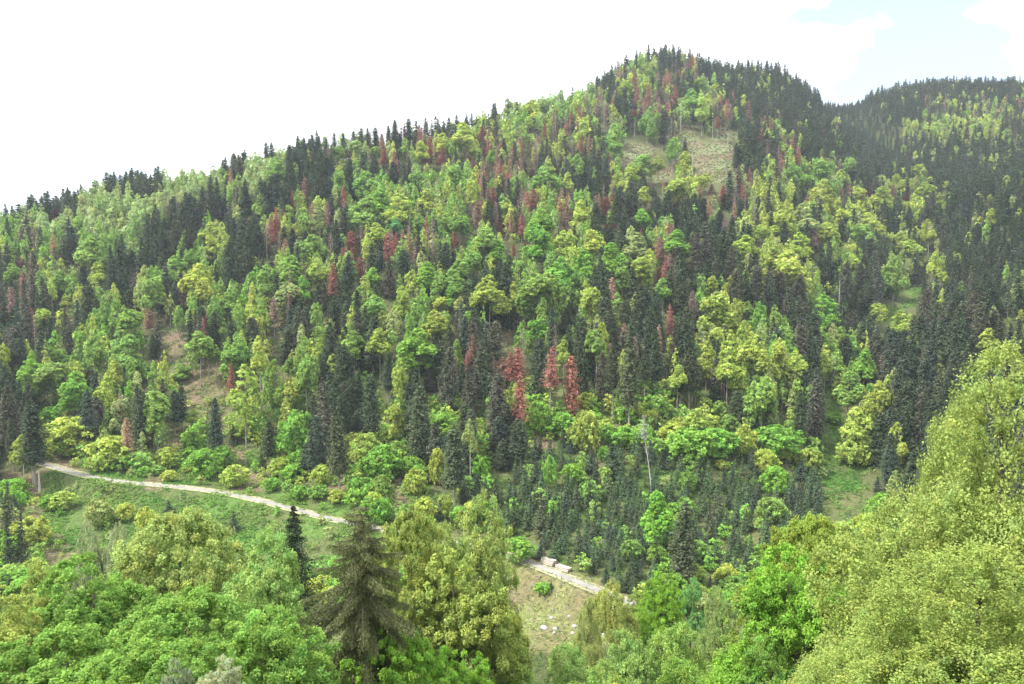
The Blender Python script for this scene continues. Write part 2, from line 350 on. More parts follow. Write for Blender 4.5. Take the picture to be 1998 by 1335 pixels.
# ------------------------------------------------------------------ tree prototypes
def broad_crown(seed, Rr, Hh, npad, nleaf, size, flat=0.0, pear=0.42, padr=.34, lean=0, droop=.25, colvar=.16, hollow=.55, thick=.16, sub=0):
    """crown from z=0 to z=Hh made of many tilted leaf pads; returns Geo, pad centres"""
    r = np.random.default_rng(seed); g = Geo()
    h = np.clip(r.beta(1.6,1.35,npad),.02,.99); th = r.uniform(0,2*np.pi,npad)
    ph1, ph2 = r.uniform(0,6.28,2)
    lob = 1+.18*np.sin(3*th+ph1+4*h)+.13*np.sin(5*th+ph2-6*h)+r.normal(0,.08,npad)
    prof = np.where(h<pear, np.sqrt(np.clip(1-((pear-h)/pear)**2*.86,0,1)), np.sqrt(np.clip(1-((h-pear)/(1-pear))**2,0,1))*(1-.12*(h-pear)))
    rad = Rr*prof*lob*np.where(r.random(npad)<.72, r.uniform(.8,1,npad), r.uniform(.25,.8,npad))
    C = np.c_[rad*np.cos(th), rad*np.sin(th), h*Hh]
    outw = norm(np.c_[np.cos(th),np.sin(th),np.zeros(npad)])
    if sub:                                   # irregular crown: several leaders / boughs, each its own dome
        sh = np.r_[.74, r.uniform(.12,.72,sub-1)]; sr = np.r_[.42, r.uniform(.34,.52,sub-1)]; sa = r.uniform(0,6.283)+np.arange(sub)*2.4+r.normal(0,.4,sub)
        so = np.r_[.08, (1-sr[1:])*r.uniform(.75,1.12,sub-1)*np.where(sh[1:]>.55,.75,1)]; hh = np.r_[.25, r.uniform(.13,.24,sub-1)]
        kk = r.choice(sub, npad, p=(sr**2/ (sr**2).sum())); ct = r.uniform(-.55,1,npad); st = np.sqrt(1-ct**2)*r.uniform(.8,1.03,npad)
        C = np.c_[Rr*(so[kk]*np.cos(sa[kk])+sr[kk]*st*np.cos(th)), Rr*(so[kk]*np.sin(sa[kk])+sr[kk]*st*np.sin(th)), Hh*np.clip(sh[kk]+hh[kk]*ct,.0,1)]
        h = np.clip(C[:,2]/Hh,0,1)
    tilt = droop+.5*(1-h)*.3
    up = norm(np.c_[outw[:,:2]*tilt[:,None], np.ones(npad)] + r.normal(0,.22,(npad,3)))
    pr = Rr*padr*r.uniform(.6,1.25,npad)*(1-.35*h)
    u = norm(np.cross(up, r.normal(size=(npad,3)))); v = np.cross(up,u)
    m = nleaf
    rr = np.sqrt(r.random((npad,m))); aa = r.uniform(0,6.283,(npad,m))
    pts = C[:,None]+ (u[:,None]*(rr*np.cos(aa))[...,None]+v[:,None]*(rr*np.sin(aa))[...,None])*pr[:,None,None]
    pts += up[:,None]*((-rr**2*.35+r.normal(0,thick,(npad,m)))*pr[:,None])[...,None]
    nrm = norm(up)[:,None]+r.normal(0,.55,(npad,m,3))
    pc = 1+r.normal(0,colvar,npad); hue = r.normal(0,.035,npad)
    lc = pc[:,None]*(1+r.normal(0,.10,(npad,m)))
    col = np.stack([lc*(1+hue[:,None]*1.6), lc, lc*(1-hue[:,None])], -1)
    g.leaves(pts.reshape(-1,3), nrm.reshape(-1,3), (size*r.uniform(.7,1.35,(npad,m))).ravel(), np.clip(col.reshape(-1,3),.3,1.9), r=r)
    return g, C, pr
def fir_crown(seed, Rr, Hh, nwh, nbr, nl, size, cyl=.5, ragged=.22, droop=.22, bare=0., pt=1.0):
    r = np.random.default_rng(seed); g = Geo(); CC=[];NN=[];SS=[];KK=[]
    for i in range(nwh):
        f = (i+.5+r.uniform(-.3,.3))/nwh; z = f*Hh
        prof = min(1, ((1-f)*1.0)**(1-cyl)*1.06)*(.72+.28*min(1,f*5+.2)); prof = max(prof,.07)
        nb = max(4,int(nbr*(.5+.6*prof)))
        off = r.uniform(0,6.28)
        for j in range(nb):
            if r.random() < bare: continue
            th = off+j*6.283/nb+r.normal(0,.25); Lb = Rr*prof*max(.3,1+r.normal(0,ragged))
            k = max(3,int(nl*(.35+.65*Lb/Rr))); s = (np.arange(k)+r.random(k))/k
            d = np.array([math.cos(th),math.sin(th)]); pr_ = np.array([-d[1],d[0]])
            wdt = r.normal(0,.16,k)*Lb*(1-.4*s)
            rise = .10*(f>.75); zz = z+ (rise*s - droop*s**1.5)*Lb + r.normal(0,.09,k)*Lb + r.normal(0,Hh/nwh*.25)
            c = np.c_[d[0]*s*Lb+pr_[0]*wdt, d[1]*s*Lb+pr_[1]*wdt, zz]
            CC.append(c); NN.append(np.tile([d[0]*.35,d[1]*.35,1.],(k,1))+r.normal(0,.38,(k,3)))
            SS.append(size*r.uniform(.7,1.3,k)*(1-.25*s)); b_ = 1+r.normal(0,.16)
            lc = b_*(1+r.normal(0,.13,k)); KK.append(np.stack([lc*(1+r.normal(0,.05)),lc,lc],-1))
    # tip
    k = 14; z_ = Hh*(1-.07*r.random(k)); CC.append(np.c_[r.normal(0,.04,(k,2))*Rr, z_]); NN.append(r.normal(size=(k,3))); SS.append(np.full(k,size*.7)); KK.append(np.ones((k,3)))
    g.leaves(np.concatenate(CC), np.concatenate(NN), np.concatenate(SS), np.clip(np.concatenate(KK),.35,1.8), asp=.5, r=r)
    return g
def trunk_geo(seed, Hh, r0, wob=.25, sides=7, limbs=0, Rr=3., cb=.35):
    r = np.random.default_rng(seed); g = Geo(); m_ = 9; z = np.linspace(0,Hh,m_)
    wx = np.cumsum(r.normal(0,wob/m_,m_)); wy = np.cumsum(r.normal(0,wob/m_,m_))
    pts = np.c_[wx-wx[0],wy-wy[0],z]; rad = r0*(1-.86*(z/Hh))**.9; rad[0]*=1.35
    g.tube(pts, rad, (1,1,1), sides)
    for i in range(limbs):
        f = cb+(1-cb)*r.uniform(0,.75); th = r.uniform(0,6.28); L_ = Rr*r.uniform(.6,.95)*(1-.4*f)
        b0 = np.array([np.interp(f*Hh,z,pts[:,0]),np.interp(f*Hh,z,pts[:,1]),f*Hh]); s = np.linspace(0,1,5)
        e = r.uniform(.35,.9)
        q = b0+np.c_[s*L_*math.cos(th), s*L_*math.sin(th), L_*e*s+r.normal(0,.05,5)*L_*s]
        g.tube(q, r0*.34*(1-f*.5)*(1-.8*s), (1,1,1), 5)
    return g
# mid-distance prototypes (reference size, scaled per tree)
BR, BH, FR, FH, YR, YH = 4.0, 13.0, 2.8, 18.0, 1.9, 7.0
P_beech = [broad_crown(100+i, BR, BH, 360, 20, sub=[8,7,9,8,6,10,7][i], size=.31, padr=.19, thick=.3, colvar=.17, droop=.45, pear=[.42,.5,.36,.45,.55,.4,.48][i]).__getitem__(0).mesh('beech_crown') for i in range(7)]
P_fir = [fir_crown(200+i, FR, FH, [34,38,32,36,34,38][i], 13, 19, .36, cyl=[.68,.52,.72,.5,.66,.58][i], ragged=.24).mesh('fir_crown') for i in range(6)]
P_dead = [fir_crown(300+i, FR, FH, 30, 10, 15, .38, cyl=[.6,.5,.68,.55][i], ragged=.26, bare=.05).mesh('dead_crown') for i in range(4)]
P_thin = [fir_crown(340+i, FR, FH, 22, 7, 7, .30, cyl=.6, ragged=.4, bare=.25).mesh('thin_crown') for i in range(3)]
P_spruce = [fir_crown(400+i, YR, YH, 17, 10, 11, .27, cyl=[.12,.05,.2,.1][i], ragged=.13, droop=.12).mesh('spruce_crown') for i in range(4)]
P_bush = [broad_crown(500+i, 3.0, 5.0, 150, 22, .25, thick=.3, pear=.4, padr=.24, colvar=.2)[0].mesh('thicket_crown') for i in range(4)]
P_trunk = [trunk_geo(600+i, 20., .26, limbs=0).mesh('trunk', True) for i in range(4)]
P_trunkb = [trunk_geo(620+i, 20., .26, wob=.6, limbs=9, Rr=3.2, cb=.4).mesh('trunk', True) for i in range(4)]
for me in P_beech+P_bush: me.materials.append(M_leaf)
for me in P_fir+P_spruce+P_dead+P_thin: me.materials.append(M_needle)
for me in P_trunk+P_trunkb: me.materials.append(M_bark)
# far versions as arrays
L_beech = {k:[broad_crown(700+i, BR, BH, n_, m_, s_, sub=7, padr=.27,thick=.3,droop=.4)[0].arr() for i in range(5)] for k,(n_,m_,s_) in {'a':(75,9,.52),'b':(40,7,.8)}.items()}
L_fir = {k:[fir_crown(800+i, FR, FH, a_, b_, c_, s_, cyl=[.6,.5,.68,.48][i%4], ragged=.28).arr() for i in range(4)] for k,(a_,b_,c_,s_) in {'a':(22,9,7,.66),'b':(16,7,5,.85)}.items()}
L_bush = [broad_crown(900+i, 3.0, 5.0, 22, 11, .5, padr=.42)[0].arr() for i in range(4)]
L_spr = [fir_crown(920+i, YR, YH, 10, 7, 5, .42, cyl=.1, ragged=.13, droop=.12).arr() for i in range(3)]
COLS = {'d':(.088,.126,.068),'o':(.120,.152,.082),'n':(.138,.142,.098),'b':(.096,.136,.094),'e':(.125,.200,.095),
        'g':(.31,.48,.12),'y':(.47,.57,.13),'v':(.28,.50,.09),'p':(.42,.55,.22),'k':(.42,.49,.19),'t':(.20,.46,.19),
        'r':(.47,.215,.17),'m':(.38,.26,.225),'s':(.48,.31,.22),'w':(.38,.36,.32)}
CNAME = {'d':'dark green','o':'olive dark','n':'brownish dark','e':'fresh green','b':'bluish dark','g':'mid green','y':'yellow green','v':'vivid green','p':'pale green','k':'dull olive','t':'teal green',
         'r':'rust red','m':'faded mauve','s':'orange brown','w':'bare grey'}

# ------------------------------------------------------------------ trees read off the photo: kind, x, top, width, crown height [, trunk foot], colour   (in enlarged crop units)
CROPS = {
 (0,300,3.926): """F1160,480,190,400 d;F1200,620,150,270 d;F1480,390,150,230 d;F1360,520,160,260 o;F1450,520,200,280 d;F1690,350,90,120 b;F1890,250,110,220 d;F1760,680,180,420 d;F1900,560,110,380 d;
  B1630,520,160,130 y;B1620,620,130,170 y;B1530,840,250,330 y;B1190,930,180,280 g;B760,830,140,190 y;F870,780,170,300 b;F1010,740,130,170 d;F680,1010,200,310 o;F460,980,80,90 o;B470,900,140,130 g;
  B110,840,140,160 g;F1260,960,100,260 d;F1000,1040,120,170 o;R1150,1190,120,150 s;R1390,1030,120,150 m;R160,790,60,80 r;R240,760,90,150 m;R480,660,60,150 m;F550,640,90,160 d;B700,640,220,220 g;
  B1000,1180,200,160 g;B330,1180,140,170 y;B1750,1060,150,200 g;B1930,770,80,100 y;F640,860,90,150 b;B1480,730,130,110 v;B1350,780,170,120 g;R405,440,50,60 r;R445,410,40,50 r;B510,1080,90,100 y;B1500,900,120,200 k""",
 (500,300,3.926): """B850,130,170,160 g;B950,270,200,180 v;B850,330,260,200 g;B1090,300,200,120 y;B1130,390,140,120 g;B1070,480,100,160 t;B430,615,210,190 g;B650,120,130,230 g;F530,10,110,210 d;F560,180,90,180 b;
  F730,170,90,170 d;B470,410,150,180 k;R140,500,110,190 r;R100,690,40,60 s;F270,570,110,220 d;F20,540,100,200 d;B320,520,80,130 y;R730,590,110,180 r;R800,540,60,160 m;R800,790,80,160 r;F630,610,110,220 b;
  B920,530,170,230 y;R1020,610,90,230 r;R1210,640,100,220 m;F1130,740,130,230 d;R1350,500,130,290 m;R1520,600,110,150 r;F1450,680,140,280 d;R1620,560,50,70 m;B1760,560,200,200 g;B1850,660,160,190 v;
  R1930,660,90,130 m;R1870,520,50,90 r;F1780,330,80,240 d;R1700,360,80,190 m;R1810,250,120,150 r;B1660,140,100,260 y;B1530,80,140,200 g;R1300,0,110,80 r;R1420,0,80,90 r;F1050,60,120,180 b;R985,0,60,80 s;
  R380,180,90,170 s;B1240,130,130,170 g;B1300,270,150,190 y;R590,840,90,240 r;B480,800,170,240 y;B360,930,110,220 v;B270,780,220,160 g;B80,850,150,250 g;B240,980,190,170 k;F600,1120,130,210 d;F1020,880,110,170 n;
  F700,770,150,260 o;B900,870,120,130 v;B910,1080,170,220 g;B1120,1010,150,280 y;B1200,890,130,200 y;B1310,830,180,240 v;B1550,810,220,260 g;B1650,740,160,120 g;B1790,930,280,330 y;B1410,1090,120,150 y;
  B1370,1200,240,140 y;B1500,1000,150,200 v;B30,300,120,200 g;F150,150,150,300 b;F60,200,140,280 o;B1460,450,130,110 g;B1250,460,120,150 g;R1640,360,60,120 m;B1560,450,160,120 g;F380,590,80,120 d;B250,390,80,110 y""",
 (1000,300,3.926): """R160,270,90,150 r;R150,110,40,50 r;R410,400,120,190 m;R370,570,110,100 m;R70,460,60,160 r;R710,330,100,150 r;R770,540,50,40 r;R720,540,50,40 r;F740,560,130,120 o;F810,260,100,260 d;F720,30,90,290 b;
  B980,60,120,150 g;B910,70,130,160 y;B820,130,120,180 y;B1250,180,170,120 y;B1010,250,130,100 y;R1060,190,100,90 m;R1180,220,60,70 r;R1255,300,110,110 r;F1180,290,120,250 d;F1110,330,110,190 d;F920,270,110,250 o;
  B990,420,140,140 v;F1250,380,170,180 n;R1520,230,70,90 m;R1610,240,110,120 r;F1620,310,90,90 d;F1460,340,100,160 d;F1580,430,90,180 d;F1680,470,80,110 b;R1850,350,160,180 m;B1470,150,90,110 y;B1330,0,130,120 y;
  B530,350,150,240 y;B220,420,220,160 v;B190,540,240,170 v;B400,590,180,160 y;B600,580,200,150 y;R985,580,30,40 r;F1000,600,100,180 d;R1125,640,90,170 s;B1260,580,180,120 v;B950,600,200,130 k;B750,680,200,260,1110 v;
  B560,740,220,260 v;B370,790,250,280 v;B200,900,280,330 g;B990,780,180,260 y;F1290,760,200,330 o;F1500,600,180,280 n;F1660,700,160,250 n;F1410,640,140,250 n;B1340,740,100,100 y;R1120,870,60,110 r;B1150,950,130,200 g;
  F980,1010,160,260 o;F860,1120,110,200 o;B600,1010,150,330 y;B1540,930,90,160 y;B1560,1060,260,200 y;F1690,890,150,300 n;B840,850,130,220 g;F1300,1000,130,200 o;F1430,1140,150,170 n;B190,1260,150,100 v;F420,1180,120,150 o;
  B90,1050,150,240 g;F1860,870,180,250,1330 n;B1800,1130,130,150 g;B1900,540,100,80 y;B1770,620,190,200 y;R210,740,90,120 m;R10,690,40,90 r;R100,680,40,50 r;B430,140,110,200 y;B260,90,180,150 g;F660,110,90,250 d;R1700,250,70,150 m;B500,0,110,200 g""",
 (1500,300,3.926): """B370,40,230,200 g;B170,60,120,170 g;B270,150,100,100 v;B390,200,180,200 y;F260,240,120,130 o;B600,20,110,180 g;B480,340,200,240 y;B270,380,220,180 k;B90,430,170,170 y;F230,440,90,110 n;F110,520,110,200 d;
  F15,450,60,150 d;B680,250,120,90 y;R760,220,50,110 r;R590,230,70,70 m;B850,250,150,120 y;B970,130,110,150 y;R955,230,90,130 m;F1060,150,110,150 n;R1060,300,80,60 r;B1150,60,110,130 y;B1190,220,150,180 y;B1310,300,80,90 y;
  F1060,400,160,210 d;F940,430,120,180 d;B760,450,220,110 y;B700,530,240,230 g;B1000,600,120,110 y;B1080,660,200,250 y;B1220,500,100,200 y;F560,500,80,200 d;B450,520,160,160 y;B640,770,140,170 y;F860,640,110,260 d;
  F820,820,150,400 n;F400,700,180,330 d;F300,620,110,200 n;R345,550,60,150 m;B150,740,330,200 y;F570,740,130,300,1300 n;B950,780,170,330 g;B1260,750,100,220 y;B410,1080,200,220 v;F230,920,140,230,1330 n;F90,900,150,240 n;
  F700,830,110,200 n;F640,1190,170,150 n;B840,1140,130,110 y;B1010,1200,180,130 y;B1330,900,90,120 y;F1190,1030,150,280 n;B1700,310,60,60 y;B1700,420,110,80 y;B1350,200,50,60 y;F1600,530,110,150 b;B1780,1100,80,80 g;
  B1930,1190,60,90 y;B1470,980,60,90 g;B30,700,150,200 y;B230,600,160,140 y""",
 (0,640,3.926): """B240,240,200,300 v;B400,250,240,230 g;B470,160,150,130 g;B600,330,230,330 v;F680,470,130,380 b;B820,370,170,310,800 y;B950,520,170,300,970 k;F1080,430,120,440 o;B1210,470,200,360,1010 g;F1340,480,110,240,820 d;
  F1660,540,120,400 b;B1480,620,80,110 y;T1490,790,150,150 v;B1890,280,200,420,930 y;F270,580,190,460,1240 d;F90,420,170,460 n;F40,290,100,300 d;F150,80,130,300 d;B180,820,160,240,1200 y;T850,830,250,200 y;T1560,930,230,200 v;
  T530,680,320,260 y;T400,600,150,150 v;T1060,950,180,100 g;B740,10,170,380 g;B1000,50,260,400 g;R1085,230,50,60 s;F1180,60,90,180 d;B1540,20,180,200,460 g;B1660,130,120,150,400 g;B1780,150,170,190,560 g;
  B1390,270,150,130,410 g;B1850,60,180,330 g;B1950,180,100,200 y;F1650,10,80,170 d;T1700,900,150,160 v;T1800,1050,180,150 y;T1110,1060,80,70 v;T1300,1090,110,70 y;T1200,1050,100,70 g;F110,700,100,300 o""",
 (500,640,3.926): """B40,60,120,290,660 y;B150,240,170,450 g;B280,370,170,300,700 y;T330,640,250,350 v;B390,180,170,500 g;F500,240,70,240 d;F540,380,130,480 n;F680,130,150,290,570 d;F240,30,170,200 d;F1015,180,80,290 d;B1100,230,110,330 y;
  F640,630,170,500,1260 o;F890,360,140,430 d;B1080,560,140,320,970 y;F1250,440,160,600,1040 o;F1340,290,110,150 n;F1460,140,190,470,660 n;F1640,330,130,330,700 n;F1740,180,170,270 o;F1840,350,200,450,880 n;R1880,220,110,140 s;
  R1950,180,100,220 r;B1250,0,280,330 v;B950,0,200,280 y;B750,20,200,200 g;B250,230,120,120 g;F1520,770,170,460 o;F1890,850,150,250,1080 d;B1640,700,110,300,1240 k;T1450,650,220,180 v;T850,810,200,230 y;T970,900,260,250 v;
  T1220,1080,150,180 y;T1390,920,120,250 y;T960,1130,150,200 g;T280,1050,160,120 v;T500,1050,140,140 y;T1700,980,150,160 v;F1590,1190,90,120 o;F100,720,110,270 d;F790,620,130,160 o;T120,1150,120,90 v;T480,1200,130,100 g;T620,1240,130,80 y;T330,1210,110,90 v;T180,1000,150,130 y""",
 (1000,640,3.926): """R40,150,130,230 r;R60,340,150,370 r;R290,140,115,310,700 r;R450,210,130,450,700 r;F190,80,100,480 d;F540,130,120,470,600 d;B640,0,150,300,480 g;B390,90,110,200 y;F770,110,120,350,700 o;F890,50,150,530,790 o;
  F1010,190,110,170,600 o;F1090,0,130,400,540 d;F1350,150,150,330,650 o;B1260,280,140,200,660 y;B1480,100,150,290 y;B1640,100,230,380 y;B1840,50,230,330 y;B1900,350,230,500 g;F1550,440,110,140 d;F1720,480,130,240 o;
  F1820,590,120,200 d;T1580,560,120,110 g;T1660,660,130,140 g;T370,650,200,160 v;T560,640,200,280 y;T200,560,160,220 v;T850,760,200,120 v;T1130,520,160,150 g;T1420,620,200,200 y;T1350,770,300,240 v;T1550,770,260,200 v;
  T1780,740,150,220 y;T700,900,70,110 v;S770,880,220,290 d;F60,700,150,260,1100 d;S440,850,100,100 b;T290,980,90,230 v;S1620,1050,80,210 d;T1930,930,150,160 y;S600,920,120,190 b;S950,960,80,160 o;T730,740,140,130 v;T1000,760,160,140 v;T1230,720,200,150 y;T1600,1010,90,60 y;F10,600,80,200 n""",
 (1500,640,3.926): """B60,80,170,350 y;B210,170,170,280 y;F340,360,130,520,900 n;F240,470,90,350 d;B420,180,110,250 y;B600,330,220,300 g;B720,160,150,260 v;B780,260,80,150 y;F590,60,170,260 d;F930,10,150,380 b;B680,600,230,380,1030 y;T620,860,150,170 y;T740,900,120,140 y;
  B830,400,140,300 y;F830,650,170,370,1050 d;T300,920,170,150 y;T60,750,300,200 v;S240,1010,140,160 b;T40,1060,180,200 v;S830,1130,90,120 b;T500,650,120,80 v;B1680,0,150,100 y;B1650,180,110,90 g;T130,880,120,130 y""",
 (1000,50,3.926): """F870,160,100,120 b;F1040,100,110,150 b;F1170,80,150,180 b;F1270,180,80,140 b;F1355,150,80,140 b;F1430,170,90,160 b;F1500,180,90,160 b;R930,260,60,180 r;R1370,220,90,130 r;R1250,260,70,100 m;R1250,400,80,150,640 r;R1170,440,80,160 m;
  R950,460,120,180 r;R1040,450,100,180 r;R680,450,90,200 m;R570,510,90,150 m;R700,600,100,250 m;R1215,700,80,170 m;R1570,690,60,90,900 s;R1540,480,110,150 m;R1810,570,90,180 m;R935,640,50,50,850 r;R310,770,90,100 m;R120,890,100,90 m;
  R460,860,60,140 m;R440,740,60,110 m;R180,740,60,120 m;F860,480,110,330,800 d;F740,460,70,150 d;B860,380,130,120 y;B1030,280,70,110 y;B1020,380,70,120 y;B1430,350,110,160 g;B1370,480,130,180 g;B1450,520,110,210,850 y;B1030,620,140,270 g;
  F1145,720,70,180 d;B1320,960,120,160,1120 y;F1320,870,60,80 d;B160,570,180,200 y;B370,490,80,160 p;B600,390,120,220 p;B230,540,100,150 p;B1220,870,80,170 g;B990,980,130,170 g;B1110,1000,110,160 y;F1720,900,90,180 d;F1850,850,150,230,1000 d;
  R1950,870,60,150 m;F650,260,80,120 b;F760,210,90,130 b;B540,700,110,200 y;B780,830,120,190 g;F400,850,90,140 o;B280,1040,110,120 y""",
 (500,130,3.996): """F370,550,80,240 b;F435,530,60,160 b;F80,590,60,130 b;F120,590,60,130 b;F490,540,50,110 b;F610,515,60,120 b;F680,515,50,110 b;F760,500,60,110 b;F820,480,70,100 b;F870,475,50,120 b;F930,475,80,110 b;F1030,460,50,120 b;
  F1085,415,70,200 b;F1190,405,110,160 b;F1320,400,70,150 b;F1370,415,40,120 b;R1420,410,60,90 w;F1500,400,70,110 b;F1560,375,60,100 b;F1640,370,40,70 b;F1680,365,50,80 b;F1850,290,70,110 b;B1960,250,90,140 p;B1620,430,180,140 y;
  R1000,650,70,110 r;R1350,630,90,120 r;R1290,660,60,100 r;R1450,630,80,140 r;R1640,630,80,120 m;R1760,460,70,120 r;R1860,440,80,120 m;R1215,500,70,100 m;B1280,580,130,100 y;B650,600,100,130 g;B780,570,110,160 p;B930,620,80,80 g;F530,690,100,170 d;
  B150,700,170,200 g;R700,650,60,60 m;R1780,620,50,80 r;B1830,650,70,140 v;F730,720,130,130 d;F920,690,110,130 o;B1150,620,90,130 g;B1680,560,120,150 y;B1450,520,150,130 y;F1120,520,60,120 b"""}
ABS = "B1281,958,62,112,1088 v;F1332,985,50,150,1150 o;S1058,960,42,85 o;T1010,1050,55,35 v;T1370,1210,60,40 k;T1290,1225,60,40 v;S455,998,28,38 d;T120,960,45,30 y;T190,975,40,45 k;T285,990,30,45 y;S40,1000,34,110 d;T245,982,32,30 y;S330,978,24,25 d;T100,965,30,28 v;T60,1010,60,50 y;S20,1010,30,100 d;S15,940,40,110 o;T1060,1137,26,20 v;S1075,1140,11,15 d"
ALL = []   # dicts
def parse(txt, x0, y0, s):
    for e in txt.replace('\n','').split(';'):
        e = e.strip()
        if not e: continue
        a_, c_ = e.rsplit(' ',1); kd = a_[0]; v_ = [float(q) for q in a_[1:].split(',')]
        px, top, wd, hc = x0+v_[0]/s, y0+v_[1]/s, v_[2]/s, v_[3]/s
        foot = y0+v_[4]/s if len(v_)>4 else None
        if kd == 'B': hc = max(hc, wd*1.25)
        if kd == 'T': hc = max(hc, wd*.7)
        ratio = {'F':.74,'R':.7,'B':.68,'T':.86,'S':.93}[kd]
        fy = foot if foot else top+hc/ratio
        def solve(fy):
            x,Y,z = hit(px, fy, 222)
            a,b = ray(px, top); return x,Y,z,(b*Y-z)
        x,Y,z,H = solve(fy)
        if H > 36 and not foot: x,Y,z,H = solve(top+hc*1.05)
        if H > 40: H = 40
        if Y > 800: H = min(H, 25)
        W = wd*Y/F; Hc = hc*Y/F
        if kd in 'FR': W = max(W, Hc*.27)
        if kd == 'F': W = min(W, 8.6)
        if kd == 'R': W = min(W, 7.0)
        if kd == 'F': Hc = min(H*.95, max(Hc, W*1.9))
        if H < 4: H = max(H, Hc*1.02)
        if Hc > H: Hc = H*.97
        ALL.append(dict(k=kd, x=x, y=Y, z=z, H=H, W=W*1.12, Hc=Hc, c=c_, ex=1))
for (x0,y0,s),txt in CROPS.items(): parse(txt,x0,y0,s)
parse(ABS,0,0,1.0)
EX = list(ALL)

# ------------------------------------------------------------------ fill the rest of the forest
exx = np.array([[e['x'],e['y'],e['W']] for e in EX])
ebox = []
for e in EX:
    px,pt,d = project(e['x'],e['y'],e['z']+e['H']); _,pb,_ = project(e['x'],e['y'],e['z']+e['H']-e['Hc'])
    ebox.append((px-e['W']*F/d*.42, pt, px+e['W']*F/d*.42, pb, e['y']))
ebox = np.array(ebox)
MIX = {'D':'FFFFFFFFFB','G':'BBBBBBBF','Y':'BBBBBBBF','P':'BBBBBBBB','M':'BBBFFFBR','N':'FFFFBBR','R':'RRFFBBRB','S':'SSSSSSSST','T':'TTTTTTTS','B':'T','C':'T','H':'FFFFFF','.':'F'}
BCOL = {'G':'gggvykg','Y':'yyyygyk','P':'pppgpk','M':'ggyyk','N':'gkyg','R':'gyygk','D':'gyk','S':'vgg','T':'vvvygy','B':'vyk','C':'gvk','H':'g','.':'g'}
FCOL = {'D':'dddonbd','N':'onndb','M':'donnb','G':'dob','Y':'ndo','H':'bb','P':'bo','R':'onn','S':'edebeo','T':'d','B':'n','C':'d','.':'b'}
def canopy_ok(x,y,z,H):
    # visible above bare terrain in front
    ys = np.linspace(215, y-4, 60); zz = height(x*ys/y, ys); return ((zz/ys) < (z+H*.9)/y).all()
cand = []
y = 222.0
while y < 1300:
    xm = .75*y+30
    sp = 6.3 if y > 380 else 3.9
    if y > 800: sp = 7.4
    for x in np.arange(-xm, xm, sp): cand.append((x+random.uniform(-.45,.45)*sp, y+random.uniform(-.45,.45)*sp, sp))
    y += sp*.9
cand = np.array(cand); cz = height(cand[:,0], cand[:,1]); rd, _ = road_dist(cand[:,0], cand[:,1])
OPEN = [(1745,562,1792,606),(1722,590,1760,622),(1612,795,1668,1015),(1625,880,1690,1000),(1800,440,1822,540),(1222,265,1300,305),(1355,268,1430,330),(985,655,1003,685)]
